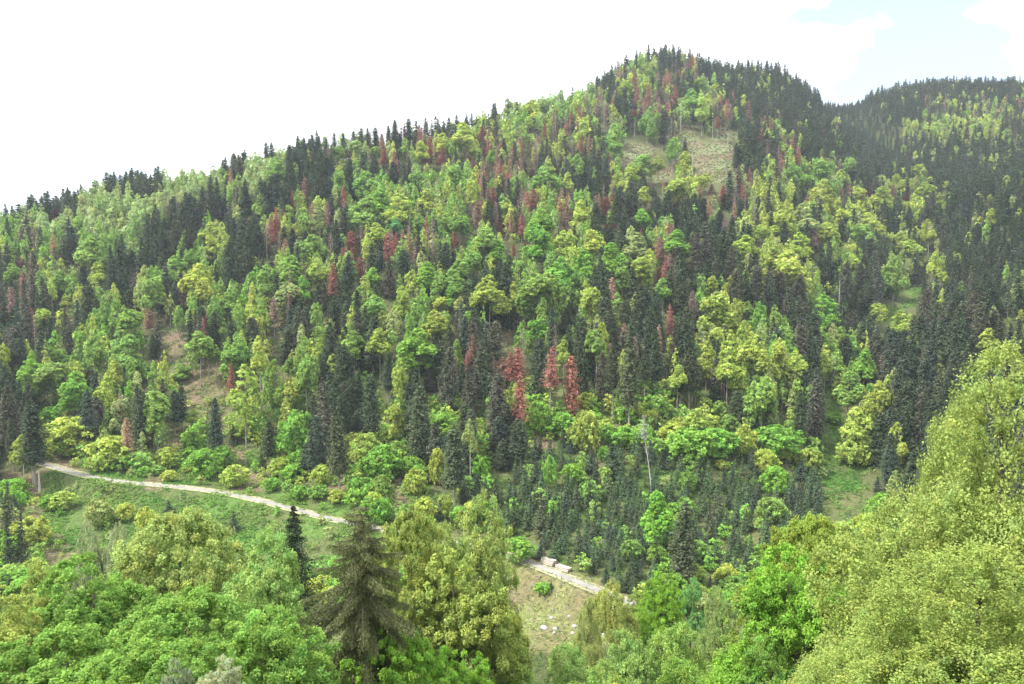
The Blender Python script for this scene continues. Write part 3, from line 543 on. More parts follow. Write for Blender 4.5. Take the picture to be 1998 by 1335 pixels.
for (x,y,sp), z, dr in zip(cand, cz, rd):
    if dr < 4.5: continue
    px,py,_ = project(x,y,z+8)
    px0,py0,d0 = project(x,y,z)
    if not (-150 < px < 2170): continue
    c = cover(px,py)
    if y < 330 and c in 'CBTS.':
        c = cover(px0,py0-6) if c != '.' else 'T'
    if c == '.': c = 'D' if y > 560 else 'T'
    if y > 700 and c in 'TS': c = 'G'
    if c in 'ST' and y>430: c='G'
    if c in 'GYPMNDRH' and y < 262: c = 'T'
    dens = {'C':.24 if y<340 else .04,'B':.5 if y<450 else .34,'T':.62,'S':.97,'H':1}.get(c, .95 if y>380 else .36)
    if 985 < px0 < 1240 and max(1070, 1086+(px0-1010)*.43-14) < py0 < 1262: continue       # open planting and verge round the log stacks
    if 985 < px0 < 1045 and py0 > 1055: continue
    if 1045 <= px0 < 1240 and py0 > 1040 and c in 'BC': c = 'S'
    if c == 'T' and y > 262: dens = .72
    if random.random() > dens: continue
    k = random.choice(MIX[c])
    if (px < -60 or px > 2060) and random.random() < .5: continue
    if k == 'F': H = random.uniform(15,31); Hc = H*random.uniform(.65,.9); W = random.uniform(6.0,9.4)*(.6+.4*H/25); col = random.choice(FCOL[c])
    elif k == 'R': H = random.uniform(20,28); Hc = H*random.uniform(.55,.75); W = random.uniform(4.2,5.8); col = random.choice('rmmms')
    elif k == 'B': H = random.uniform(14,27); Hc = H*random.uniform(.68,.9); W = random.uniform(5.6,9.0)*(.6+.4*H/22); col = random.choice(BCOL[c])
    elif k == 'S': H = random.uniform(4.,9.5); Hc = H*.97; W = H*random.uniform(.5,.66); col = random.choice(FCOL['S'])
    else: H = random.uniform(3,8.5) if c!='B' and c!='C' else random.uniform(1,4.2); Hc = H*.92; W = H*random.uniform(.8,1.1); col = random.choice(BCOL[c])
    if c == 'H': H = random.uniform(12,17); Hc=H*.9; W=4.2
    if y > 780 and k in 'FRB': H *= .86; Hc *= .86; W *= .92
    if y < 380 and k in 'FRB': H *= .8; Hc *= .8; W*=.85
    if y < 262 and H > 6: H = 6; Hc = 5.5
    if not canopy_ok(x,y,z,H): continue
    if k in 'FRB' and y > 262:
        tx,ty,_ = project(x,y,z+H*.92)
        if cover(tx,ty) in 'BC' and random.random() < .85: continue
    hw_ = W*.35*F/project(x,y,z)[2]; t_x,t_y,_ = project(x,y,z+H*.95)
    if any(t_x+hw_ > a0 and t_x-hw_ < a2 and t_y < a3 and py0 > a1 for a0,a1,a2,a3 in OPEN): continue
    if len(exx) and (np.hypot(exx[:,0]-x, exx[:,1]-y) < (exx[:,2]+W)*.23).any(): continue
    qx,qt,qd = project(x,y,z+H); hw = W*.5*F/qd; qb = qt+Hc*F/qd
    ov = (np.minimum(ebox[:,2],qx+hw)-np.maximum(ebox[:,0],qx-hw)); ovv = np.minimum(ebox[:,3],qb)-np.maximum(ebox[:,1],qt)
    cov = np.clip(ov,0,None)*np.clip(ovv,0,None)/((ebox[:,2]-ebox[:,0])*(ebox[:,3]-ebox[:,1]))
    if ((cov > .27) & (ebox[:,4] > y)).any(): continue
    ALL.append(dict(k=k,x=x,y=y,z=z,H=H,W=W,Hc=Hc,c=col,ex=0))
for e in ALL:
    px,pt,d = project(e['x'],e['y'],e['z']+e['H']); _,pm,_ = project(e['x'],e['y'],e['z']+e['H']-e['Hc']*.5)
    e['px']=px; e['pt']=pt; e['pm']=pm; e['d']=d; e['sz']=(e['W']*e['Hc'])*(F/d)**2
from collections import Counter
print('TREES', Counter(e['k'] for e in ALL), 'explicit', len(EX))

# ------------------------------------------------------------------ individuals and the far rest
LM = [('the highest point of the summit',1290,75),('the top end of the bare clearing',1370,270),('the foot of the bare clearing',1350,350),('the saddle in the skyline',1625,190),
 ('the right skyline hump',1800,150),('the yellow beech band far right',1880,270),('the meadow strip in the gully',1770,590),('the lower grassy gully mouth',1640,900),
 ('the left end of the road',90,905),('the middle of the left road',330,948),('the road behind the big spruce',640,1010),('the log stacks',1065,1100),
 ('the twin red firs mid slope',1090,740),('the tallest red fir stack',1012,750),('the deep red fir left of centre',650,545),('the red fir pair upper left',690,480),
 ('the red fir on the left slope',535,455),('the lone teal tree',772,440),('the pale snag on the left slope',462,540),('the leaning bare tree',1262,860),
 ('the bright tree in the spruce plantation',1281,1000),('the lone dark spruce in the plantation',1196,900),('the red fir below the clearing',1180,410),('the red pair near the ridge',850,300),
 ('the notch on the left skyline',340,345),('the far left skyline',40,415),('the left edge dark firs',20,650),('the left beech ridge',180,430),('the bare pole trunks on the right',1550,610),
 ('the bowl shaped dark firs on the right',1900,500),('the dark wedge of shade mid slope',1190,560),('the reddish bare patch in the centre',990,665),('the bare slope above the left road',340,690),
 ('the pole stemmed beech by the road',308,830),('the yellow beech knoll',1460,650),('the yellow slope on the right',1560,470),('the pale ridge beeches',1040,230),('the left valley edge',30,980),
 ('the grey green conifer by the gully',1735,660),('the bracken slope below the left road',400,1000),('the red firs under the summit',1240,190),('the dark spire firs below the left ridge',640,320),
 ('the broad yellow crown in the middle',955,560),('the thicket knoll in the lower middle',1370,830),('the tall firs in the lower middle',870,720),('the dark fir beside the left beeches',570,640),
 ('the dark firs right of the gully',1790,760),('the bare brash heap by the left road',115,960),('the yellow thicket right of centre',1540,860),('the central green crowns',1110,520)]
LMA = np.array([(a,b) for _,a,b in LM], float)
ORD = ['nearest','second nearest','third nearest','fourth nearest','fifth nearest','sixth nearest','seventh nearest','eighth nearest','ninth nearest','tenth nearest','eleventh nearest','twelfth nearest','thirteenth nearest','fourteenth nearest','fifteenth nearest','sixteenth nearest','seventeenth nearest','eighteenth nearest','nineteenth nearest','twentieth nearest']
DIRN = ['right of','upper right of','above','upper left of','left of','lower left of','below','lower right of']
KN = {'F':('fir_tree','fir','conifer'),'R':('dead_fir','dead fir','dead tree'),'B':('beech_tree','beech','broadleaf tree'),'T':('young_beech','young beech','young tree'),'S':('young_spruce','young spruce','small conifer')}
GRP = {'F':'dark firs on the wooded hillside','R':'red dead firs on the wooded hillside','B':'spring green beeches on the wooded hillside','T':'young beeches on the lower slope','S':'young spruces on the lower slope'}
IND = []
for k in 'FRBTS':
    S = sorted([e for e in ALL if e['k']==k], key=lambda e:-(e['sz']+(1500 if e['ex'] else 0)*(1 if -20<e['px']<2020 else 0)))
    for i,e in enumerate(S):
        e['ind'] = i < 295
        if e['ind']: IND.append(e)
def width_word(e):
    q = e['W']/max(e['Hc'],.1)
    return ('slim ' if q<.28 else '') if e['k'] in 'FR' else ('slim ' if q<.5 else '')
buck = {}
for e in IND:
    v = np.array([e['px'],e['pm']])-LMA; dd = np.hypot(v[:,0],v[:,1]); i = int(dd.argmin())
    ang = math.atan2(-v[i,1], v[i,0]); dr = int(round(ang/(math.pi/4)))%8
    buck.setdefault((i,dr,e['k'],e['c'],width_word(e)),[]).append((dd[i],e))
for (i,dr,k,c,ww),Ls in buck.items():
    Ls.sort(key=lambda q:q[0])
    for j,(_,e) in enumerate(Ls):
        base = ww+CNAME[c]+' '+KN[k][1]
        if len(Ls)==1: e['lab'] = base+' '+DIRN[dr]+' '+LM[i][0]
        else: e['lab'] = base+', '+ORD[min(j,19)]+' '+DIRN[dr]+' '+LM[i][0]
        if len(e['lab'].split())>16: e['lab'] = e['lab'].replace(' the skyline',' skyline').replace('slim ','') if 'slim' in e['lab'] else e['lab'].replace(' nearest','').replace('dead fir red','dead fir')
        if len(e['lab'].split())>16: e['lab'] = e['lab'].replace('slim ','').replace(' nearest','')
print('dup labels', len(IND)-len({e['lab'] for e in IND}))
def jitter(c, a=.12):
    f = 1+random.uniform(-a,a); return (c[0]*f*(1+random.uniform(-.07,.07)), c[1]*f, c[2]*f*(1+random.uniform(-.08,.08)))
for e in IND:
    nm, w_, cat = KN[e['k']]; root = empty(nm, (e['x'],e['y'],e['z']-.2))
    tag(root, e['lab'], cat, GRP[e['k']])
    root.rotation_euler = (0,0,random.uniform(0,6.28))
    thin_ = e['k']=='R' and e['c']=='m' and random.random()<.5
    pr, rr_, hh_ = {'F':(P_fir,FR,FH),'R':(P_dead if e['c'] in 'rs' else P_dead+P_thin,FR,FH),'B':(P_beech,BR,BH),'T':(P_bush,3.0,5.0),'S':(P_spruce,YR,YH)}[e['k']]
    if e['k']=='R' and (e['c']=='w' or thin_): pr = P_thin
    s = e['W']/2/rr_
    cr_ = link('crown', random.choice(pr), None, root, (0,0,e['H']-e['Hc']+.2), (R_(random.uniform(-3,3)),R_(random.uniform(-3,3)),0), (s*random.uniform(.92,1.08),s*random.uniform(.92,1.08),e['Hc']/hh_))
    cr_.color = (*jitter(COLS[e['c']]),1)
    big = e['k'] in 'B'
    tr = link('trunk', random.choice(P_trunkb if big else P_trunk), None, root, (0,0,0), None, None)
    rs = {'F':1.15,'R':1.05,'B':1.0,'T':.35,'S':.3}[e['k']]*max(.5,min(1.4,e['H']/24)) if e['k'] in 'FRB' else .3
    tr.scale = (rs,rs,e['H']*.95/20)
def merged(name, items, label, cat):
    VV=[];QQ=[];CC=[];nv=0
    for e in items:
        k = e['k']; lod = 'b' if e['y']>680 else 'a'
        if k in 'FR': V,Q,C = random.choice(L_fir[lod]); r0,h0 = FR,FH
        elif k=='B': V,Q,C = random.choice(L_beech[lod]); r0,h0 = BR,BH
        elif k=='T': V,Q,C = random.choice(L_bush); r0,h0 = 3.,5.
        else: V,Q,C = random.choice(L_spr); r0,h0 = YR,YH
        a = random.uniform(0,6.28); s = e['W']/2/r0; ca,sa = math.cos(a)*s, math.sin(a)*s
        W_ = np.c_[V[:,0]*ca-V[:,1]*sa+e['x'], V[:,0]*sa+V[:,1]*ca+e['y'], V[:,2]*(e['Hc']/h0)+e['z']+e['H']-e['Hc']]
        col = np.array(jitter(COLS[e['c']])); C2 = C.copy(); C2[:,:3] *= col
        VV.append(W_);QQ.append(Q+nv);CC.append(C2); nv += len(V)
        if k in 'FRB':
            g = Geo(); g.tube([(e['x'],e['y'],e['z']-.5),(e['x'],e['y'],e['z']+e['H']*.7)],[.3,.15],(.33,.30,.27),4); V,Q,C=g.arr()
            VV.append(V);QQ.append(Q+nv);CC.append(C); nv+=len(V)
    V = np.concatenate(VV); Q = np.concatenate(QQ)
    print(name, len(items), 'quads', len(Q))
    o = link(name, mk_mesh(name, V, Q, np.concatenate(CC)), M_stuff); tag(o, label, cat, kind='stuff'); return o
for k,(nm,lb,ct) in {'F':('distant_firs','mass of smaller dark firs filling the far slopes and ridges','forest'),'B':('distant_beeches','mass of smaller spring green beeches filling the far slopes','forest'),
        'T':('thicket','low bright green beech thicket covering the lower slopes','thicket'),'S':('spruce_plantation','remaining close set young spruces of the lower plantation','plantation'),'R':('distant_dead_firs','scattered smaller red dead firs among the far forest','forest')}.items():
    it = [e for e in ALL if e['k']==k and not e['ind']]
    if it: merged(nm, it, lb, ct)
#__PART2__
# ------------------------------------------------------------------ foreground trees on the near slope
def hi_broad(name, seed, Rr, Hh, npad, nleaf, size, padr, thick, droop, ntr, nlimb=110, colvar=.14, pear=.45, asp=.55, sub=0):
    g, C, pr = broad_crown(seed, Rr, Hh, npad, nleaf, size, padr=padr, thick=thick, droop=droop, colvar=colvar, pear=pear, sub=sub)
    crown = g.mesh(name); crown.materials.append(M_leaf)
    r = np.random.default_rng(seed+5); t = Geo()        # limbs reaching the pads, in the same space; trunk goes down ntr metres
    top = Hh*.8; zz = np.linspace(-ntr, top, 14); wob = np.cumsum(r.normal(0,.10,(14,2)),0)
    r0 = .026*(Hh+ntr)*.55
    t.tube(np.c_[wob,zz], r0*(1-.85*(zz+ntr)/(top+ntr))+.03, (1,1,1), 9)
    pick = r.choice(len(C), min(len(C), nlimb), replace=False)
    for i in pick:
        c = C[i]; dxy = np.hypot(c[0],c[1]); zb = max(-ntr*.25, c[2]-dxy*r.uniform(.5,1.1)); zb=min(zb,top*.95)
        b0 = np.array([np.interp(zb,zz,wob[:,0]),np.interp(zb,zz,wob[:,1]),zb]); s = np.linspace(0,1,7)[:,None]
        q = b0+(c-b0)*s; q[:,2] += np.sin(s[:,0]*3.14)*.10*dxy*r.uniform(-.6,1); q[1:-1] += r.normal(0,.03*dxy+.03,(5,3))
        ra = r0*.28*(.4+.6*dxy/Rr)*(1-zb/(Hh*1.3)); t.tube(q, np.maximum(ra*(1-.85*s[:,0]),.012), (1,1,1), 5)
    tr = t.mesh('trunk', True)
    return crown, tr, Rr, Hh, ntr
HB = [hi_broad('beech_crown', 11, 8.0, 16., 950, 100, .12, .09, .35, .35, 9),
      hi_broad('beech_crown', 12, 6.5, 14., 850, 90, .11, .1, .35, .22, 9, sub=18),
      hi_broad('beech_crown', 13, 7.0, 15., 900, 95, .115, .09, .35, .3, 9, sub=16)]
HA = [hi_broad('airy_crown', 21, 6.0, 12., 700, 85, .11, .12, .5, .3, 9, nlimb=26, pear=.5, sub=9),
      hi_broad('airy_crown', 22, 6.0, 13., 700, 85, .11, .12, .5, .3, 9, nlimb=26, pear=.45, sub=8)]
HK = [hi_broad('cherry_crown', 31, 5.5, 11., 2000, 44, .06, .075, .6, .2, 8, sub=14, colvar=.1, pear=.5),
      hi_broad('cherry_crown', 32, 5.0, 12., 2300, 44, .06, .08, .6, .2, 8, sub=14, colvar=.1, pear=.42)]
M_darkbark = M_bark_dark
def fg_tree(name, proto, px, top, Y, Rm, col, label, cat, frac=.72, bark=None, group=None, hc=None, lean=0, rz=None, lead=0):
    a, b = ray(px, top); x = a*Y; zt = b*Y; g = float(height(x,Y)); H = zt-g
    Hc = hc or H*frac; crown, tr, Rr, Hh, nt_ = proto
    root = empty(name, (x, Y, g-.3)); tag(root, label, cat, group)
    s = Rm/Rr; sz = Hc/Hh
    rzv = random.uniform(0,6.28) if rz is None else rz
    c = link('crown', crown, None, root, (0,0,H-Hc+.3), (0,0,rzv), (s,s,sz)); c.color = (*col,1)
    # the trunk mesh reaches nt_ below the crown base: stretch only its lower part by scaling a copy of the mesh data
    me = tr.copy(); n_ = len(me.vertices); co = np.empty(n_*3, np.float32); me.vertices.foreach_get('co', co); co = co.reshape(-1,3)
    lo = co[:,2] < 0; co[lo,2] *= (H-Hc+.3)/nt_/sz; co[:,0:2] *= 1
    me.vertices.foreach_set('co', co.ravel()); me.update()
    me.materials.clear(); me.materials.append(bark or M_bark_dark)
    link('trunk', me, None, root, (0,0,H-Hc+.3), (0,0,rzv), (s,s,sz))
    return root
GG=(.25,.42,.09); GY=(.39,.49,.15); GO=(.38,.46,.12); GL=(.35,.51,.15); GV=(.26,.47,.07)
fg_tree('beech_tree', HB[0], 350, 1000, 88, 9.6, GY, 'tallest pale topped beech rising in the left foreground beech mass', 'broadleaf tree')
fg_tree('beech_tree', HB[2], 165, 1082, 68, 8.0, GG, 'wide fresh green beech filling the lower left foreground', 'broadleaf tree', rz=.4)
fg_tree('beech_tree', HB[1], 520, 1032, 74, 6.0, GL, 'light green beech just left of the drooping spruce', 'broadleaf tree')
fg_tree('beech_tree', HB[0], 365, 1165, 56, 7.6, GG, 'deep green beech below the tallest pale topped beech', 'broadleaf tree', rz=2)
fg_tree('beech_tree', HB[1], 70, 1100, 74, 4.6, GO, 'olive yellow beech at the left edge above the green beeches', 'broadleaf tree')
fg_tree('beech_tree', HB[2], -30, 1160, 52, 6.0, GO, 'olive beech cut by the left frame edge', 'broadleaf tree')
fg_tree('beech_tree', HB[1], 530, 1180, 50, 5.2, GG, 'green beech against the lower left side of the drooping spruce', 'broadleaf tree', rz=3)
fg_tree('beech_tree', HB[2], 120, 1225, 46, 6.0, GG, 'green beech at the bottom left corner', 'broadleaf tree', rz=5)
fg_tree('beech_tree', HB[0], 290, 1262, 42, 5.0, GG, 'low green beech at the bottom edge left of the flowering shrub', 'broadleaf tree', rz=1)
fg_tree('beech_tree', HB[2], 888, 1070, 80, 8.0, GO, 'broad olive yellow beech right of the drooping spruce', 'broadleaf tree', rz=1.2)
fg_tree('beech_tree', HB[1], 945, 960, 92, 6.0, GY, 'tall rounded yellow green beech topping the group right of the spruce', 'broadleaf tree', rz=0.2)
fg_tree('beech_tree', HB[0], 800, 1000, 84, 5.6, GO, 'olive beech peeping out behind the right side of the drooping spruce', 'broadleaf tree', rz=4)
fg_tree('beech_tree', HB[2], 860, 1018, 90, 4.6, GY, 'yellow green beech between the olive beech and the tall rounded one', 'broadleaf tree', rz=3)
fg_tree('beech_tree', HB[0], 760, 1225, 58, 4.6, GV, 'vivid green beech with dark trunk under the spruce on its right', 'broadleaf tree', rz=4)
fg_tree('beech_tree', HB[1], 880, 1262, 62, 4.6, GV, 'vivid green low beech at the bottom below the olive beech', 'broadleaf tree', rz=2)
for i,(px,top,Y,Rm,col,lb) in enumerate([(975,1240,102,6.0,GL,'airy light green ash left of the pale boulders at the bottom'),(1105,1262,98,6.2,GL,'airy green ash directly below the pale boulders'),
  (1215,1228,108,6.0,GL,'airy green ash below the small olive willow'),(1330,1216,108,6.4,(.33,.48,.12),'airy green ash below the dark trunked bright maple'),(1425,1236,102,6.0,(.31,.46,.11),'airy green ash left of the layered right beech'),
  (1010,1300,80,5.0,(.32,.45,.12),'airy ash at the bottom edge below the left end of the ash band'),(1180,1292,86,6.0,(.32,.47,.12),'airy ash at the bottom centre edge'),(1330,1290,84,5.6,(.27,.43,.09),'greener ash at the bottom edge right of centre'),(1450,1300,76,4.6,(.27,.43,.09),'darker ash at the bottom edge beside the layered right beech')]):
    fg_tree('ash_tree', HA[i%2], px, top, Y, Rm, col, lb, 'broadleaf tree', frac=.8, group='airy ash trees along the bottom')
fg_tree('hazel_bush', HB[1], 1243, 1150, 196, 4.2, (.36,.48,.11), 'round yellow green bush hiding the end of the road beside the maple', 'bush', frac=.95, rz=2)
fg_tree('willow_tree', HA[0], 1200, 1132, 172, 5.6, (.44,.50,.14), 'small olive orange willow left of the dark trunked bright maple', 'broadleaf tree', frac=.85)
fg_tree('willow_tree', HA[1], 1150, 1165, 160, 3.6, (.42,.48,.16), 'low thin olive willow at the right side of the tree tubes', 'broadleaf tree', frac=.9)
fg_tree('maple_tree', HB[1], 1290, 1116, 178, 6.6, (.26,.46,.05), 'bright green round maple with dark trunks above the ash band', 'broadleaf tree', frac=.78, rz=2)
fg_tree('maple_tree', HB[2], 1350, 1126, 192, 4.6, (.24,.46,.14), 'teal green maple tucked behind the bright round maple', 'broadleaf tree', frac=.8, rz=3)
fg_tree('ash_tree', HA[1], 1398, 1146, 152, 4.6, (.32,.44,.14), 'thin pale ash right of the bright round maple', 'broadleaf tree', frac=.85)
fg_tree('beech_tree', HB[2], 1545, 1062, 62, 6.4, GV, 'layered bright green beech with shaded trunk at the lower right', 'broadleaf tree', rz=.9)
fg_tree('beech_tree', HB[0], 1590, 1010, 74, 6.0, (.32,.42,.08), 'yellow green beech rising behind the layered right beech', 'broadleaf tree', rz=2.2)
fg_tree('beech_tree', HB[1], 1500, 1240, 60, 3.6, GG, 'shaded green beech at the bottom edge under the layered right beech', 'broadleaf tree', rz=2.2)
KY=(.36,.45,.13)
fg_tree('cherry_tree', HK[1], 1985, 668, 34, 5.4, KY, 'tall yellow leaved cherry at the right frame edge', 'broadleaf tree', frac=.85, rz=.3)
fg_tree('cherry_tree', HK[0], 1870, 790, 38, 3.7, KY, 'yellow cherry stepping down left of the tall right edge cherry', 'broadleaf tree', frac=.85, rz=2)
fg_tree('cherry_tree', HK[0], 1765, 965, 31, 5.2, (.35,.44,.12), 'wide yellow green cherry filling the lower right', 'broadleaf tree', frac=.85, rz=4)
fg_tree('cherry_tree', HK[1], 1925, 1060, 22, 3.6, (.33,.42,.11), 'nearest cherry crown at the bottom right corner', 'broadleaf tree', frac=.85, rz=1)
fg_tree('cherry_tree', HK[1], 1745, 1170, 24, 2.7, (.35,.45,.12), 'low cherry crown at the bottom edge right of the layered beech', 'broadleaf tree', frac=.85, rz=5)
fg_tree('flowering_shrub', HB[1], 430, 1282, 38, 1.7, (.50,.55,.32), 'pale grey green flowering shrub at the bottom edge left of the spruce', 'shrub', frac=.5)
fg_tree('flowering_shrub', HB[2], 340, 1284, 38, 1.0, (.40,.48,.28), 'greyish green shrub at the bottom edge beside the flowering shrub', 'shrub', frac=.5)
for px,top,lb in ((165,1018,'pale thin leaved birch with white forked trunk, left of the pair'),(235,1022,'pale thin leaved birch with white forked trunk, right of the pair')):
    fg_tree('birch_tree', HA[0], px, top, 145, 4.6, (.42,.50,.26), lb, 'broadleaf tree', frac=.75, bark=M_birch, group='birches below the left road')

# the drooping spruce
def spruce_mesh(seed, H, Rmax):
    r = np.random.default_rng(seed); C=[];Nn=[];S=[];K=[]; W = Geo()
    W.tube(np.c_[np.cumsum(r.normal(0,.012,24)),np.cumsum(r.normal(0,.012,24)),np.linspace(0,H,24)], .34*(1-np.linspace(0,1,24))**.85+.015, (1,1,1), 9)
    z = H-.25
    while z > 3:
        f = (H-z)/H; Lb = Rmax*min(1, .08+f*3.6); nb = 5 if f<.1 else 7
        off = r.uniform(0,6.28)
        for j in range(nb):
            if r.random() < .12: continue
            th = off+j*6.283/nb+r.normal(0,.22); L_ = Lb*max(.35,1+r.normal(0,.2)); d = np.array([math.cos(th),math.sin(th),0]); pp=np.array([-d[1],d[0],0])
            dr = .14+1.15*min(1,max(0,f-.10)/.42)+r.normal(0,.12)       # how far the bough hangs
            m_ = 9; s = np.linspace(0,1,m_); bz = -dr*s**1.25*L_+ .16*L_*np.maximum(0,s-.65)
            q = np.c_[d[0]*s**(1+.25*dr)*L_*(1-.22*dr), d[1]*s**(1+.25*dr)*L_*(1-.22*dr), z+bz]; W.tube(q, .045*(1-.8*s)+.008, (1,1,1), 4)
            tone = 1+r.normal(0,.18); rust = r.random() < .04
            ns = max(6,int(19*L_))
            for k in range(ns):
                sp = .1+.9*(k+r.random())/ns; p = np.array([np.interp(sp,s,q[:,0]),np.interp(sp,s,q[:,1]),np.interp(sp,s,q[:,2])])
                for side in (-1,1,0):
                    lw = .55*(1-sp*.55)*abs(r.normal(.8,.35))*min(1,L_/1.6)*(side!=0)
                    hang = r.uniform(.3,1.35)*min(1,.25+f*2.)*(1-.35*sp); nl = 3+int(hang*9)
                    tt = (np.arange(nl)+r.random(nl))/nl
                    out = np.minimum(tt*2.2,1)
                    c = p+pp*side*lw*out[:,None]+d*(.12*side*side*out)[:,None]; c = c+np.c_[r.normal(0,.03,(nl,2)), -hang*tt**1.3]
                    C.append(c); Nn.append(r.normal(0,1,(nl,3))*[1,1,.35]+d*.5); S.append(r.uniform(.05,.088,nl))
                    base = np.array([1,1,1.]) if not rust else np.array([1.6,1.4,1.0])
                    K.append(base*tone*(1+r.normal(0,.13,(nl,1))))
        z -= r.uniform(.48,.66)
    g = Geo(); g.leaves(np.concatenate(C),np.concatenate(Nn),np.concatenate(S),np.clip(np.concatenate(K),.3,3),asp=.45,r=r)
    return g.mesh('boughs'), W.mesh('trunk', True)
a,b = ray(704, 984); SY = 58.0; gz = float(height(a*SY,SY)); SH = b*SY-gz
bg_, tw_ = spruce_mesh(77, SH, 4.7); bg_.materials.append(M_needle); tw_.materials.append(M_bark_dark)
root = empty('spruce_tree', (a*SY,SY,gz)); tag(root, 'big drooping brown green spruce standing in the centre left foreground', 'conifer')
o_ = link('crown', bg_, None, root); o_.color = (.21,.235,.105,1); link('trunk', tw_, None, root)
# dark fir behind the left beeches
root = empty('fir_tree', (0,0,0)); a,b = ray(572, 986); Y=108.; gz=float(height(a*Y,Y)); root.location=(a*Y,Y,gz); Hf=b*Y-gz
tag(root, 'single black green fir between the light green beech and the drooping spruce', 'conifer')
g = fir_crown(55, 4.8, 22., 44, 14, 60, .19, cyl=.28, ragged=.25, droop=.3); me=g.mesh('fir_crown'); me.materials.append(M_needle)
o_=link('crown', me, None, root, (0,0,Hf-22)); o_.color=(.05,.075,.04,1); link('trunk', P_trunk[0], None, root, (0,0,0), None, (1.2,1.2,Hf*.95/20))

# ------------------------------------------------------------------ bare trunks, leaning tree
def pole(px, top, foot, label, lean=0., r0=.2, y0=222):
    x,Y,z = hit(px, foot, y0); a,b = ray(px,top); H = max(3., b*Y-z)
    g = Geo(); rr = np.random.default_rng(int(px)); m_=8; s=np.linspace(0,1,m_)
    pts = np.c_[s*lean*Y/F+rr.normal(0,.05,m_), np.zeros(m_), s*H-.3]; g.tube(pts, r0*(1-.55*s), (1,1,1), 7)
    for k in range(7):
        f=rr.uniform(.3,.98); th=rr.uniform(0,6.28); l_=rr.uniform(.4,1.1); p=np.array([f*lean*Y/F,0,f*H-.3])
        g.tube([p,p+np.array([math.cos(th)*l_,math.sin(th)*l_,l_*.1])],[.05,.015],(1,1,1),4)
    o = link('bare_trunk', g.mesh('bare_trunk', True), M_snag, None, (x,Y,z)); tag(o, label, 'dead tree'); return o
for px,tp,ft,r0,lb in [(462,508,578,.28,'pale bare snag on the left slope between green crowns'),(1480,553,614,.22,'left of two long pale poles above the yellow knoll'),(1488,568,642,.22,'right and lower of two long pale poles above the yellow knoll'),
  (1542,590,640,.22,'left pole of three close together in dark shade on the right'),(1550,598,656,.24,'longest middle pole of three close together in dark shade'),(1557,600,642,.2,'right pole of three close together in dark shade'),
  (1636,545,634,.26,'tall pale pole alone beside the dark wedge firs on the right'),(1546,640,686,.22,'pale pole above the broad yellow beeches, left'),(1551,664,688,.22,'short thick pale stub beside the pole above the yellow beeches'),
  (1616,658,688,.30,'short bright white stub left of the gully firs'),(48,903,962,.26,'left thin pole below the left road end'),(64,908,946,.2,'middle thin pole below the left road end'),(77,916,960,.5,'thick pale trunk below the left road end'),
  (516,733,806,.26,'long pale pole beside the dark fir above the left road'),(1328,192,256,.35,'long pole standing under the summit firs'),(1290,207,233,.4,'short pale trunk under the summit firs'),(1390,236,270,.3,'pole at the top edge of the clearing, left'),
  (1420,258,288,.3,'pole at the top edge of the clearing, middle'),(1438,258,282,.25,'pole at the top edge of the clearing, right'),(1464,320,348,.45,'pale stump trunk at the right foot of the clearing'),(1350,300,374,.3,'tall thin pole standing within the clearing'),
  (1240,300,325,.3,'short pole at the left edge of the clearing'),(1100,303,345,.3,'pale pole among beeches left of the clearing'),(1353,415,447,.25,'pale pole in the firs below the clearing'),
  (847,333,371,.3,'left thin pole below the red pair near the ridge'),(853,355,420,.28,'long thin pole below the red pair near the ridge'),(870,350,373,.25,'short pole right of the poles below the red pair'),(1186,520,585,.26,'pale trunk against the dark shade mid slope'),
  (352,948,990,.10,'thin white stake on the bank below the left road')]:
    pole(px,tp,ft,lb,r0=r0)
# leaning tree
x,Y,z = hit(1271, 962, 222); H = (962-852)*Y/F; g = Geo(); s=np.linspace(0,1,10)
lx = -15*Y/F; pts=np.c_[lx*s**1.3, np.zeros(10), s*H]; g.tube(pts, .24*(1-.6*s), (1,1,1), 8)
g.tube([pts[7],pts[7]+np.array([-.8,0,.9]),pts[7]+np.array([-1.1,0,2.4])],[.09,.07,.03],(1,1,1),5); g.tube([pts[9],pts[9]+np.array([-.3,0,H*.35])],[.09,.02],(1,1,1),5)
root = empty('dead_fir', (x,Y,z)); tag(root, 'tall leaning bare stem with grey tuft crown above the spruce plantation', 'dead tree')
link('trunk', g.mesh('trunk', True), M_snag, root)
c=link('crown', P_thin[0], None, root, (lx-.2,0,H*.98), None, (1.0,1.0,.50)); c.color=(.40,.43,.38,1)

# ------------------------------------------------------------------ log stacks, tree tubes, posts, boulders
def road_at(px):
    q = project(road_l[:,0],road_l[:,1],road_l[:,2])[0]; i=int(np.argmin(np.abs(q-px))); t_=norm(road_l[min(i+2,len(road_l)-1),:2]-road_l[max(i-2,0),:2]); return road_l[i], t_
def log_mesh(L_, r0, seed):
    rr=np.random.default_rng(seed); g=Geo(); s=np.linspace(-.5,.5,6)
    g.tube(np.c_[s*L_, rr.normal(0,.012,6), rr.normal(0,.012,6)], r0*(1-.12*(s+.5)), (1,1,1), 10)
    V,Q,C=g.arr(); k=10; n_=len(V)
    V=np.r_[V,[[-.5*L_,0,0],[.5*L_,0,0]]]; C=np.r_[C,np.ones((2,4))]
    caps=[[n_,i,(i+2)%k,(i+1)%k][:1]+[(i+2)%k,(i+1)%k,i] for i in range(0,k,2)]+[[n_+1,n_-k+i,n_-k+(i+1)%k,n_-k+(i+2)%k] for i in range(0,k,2)]
    return mk_mesh('log',V,np.r_[Q,np.array(caps)],C)
LOGS=[log_mesh(1.,.225,i) for i in range(5)]
for me in LOGS: me.materials.append(M_log)
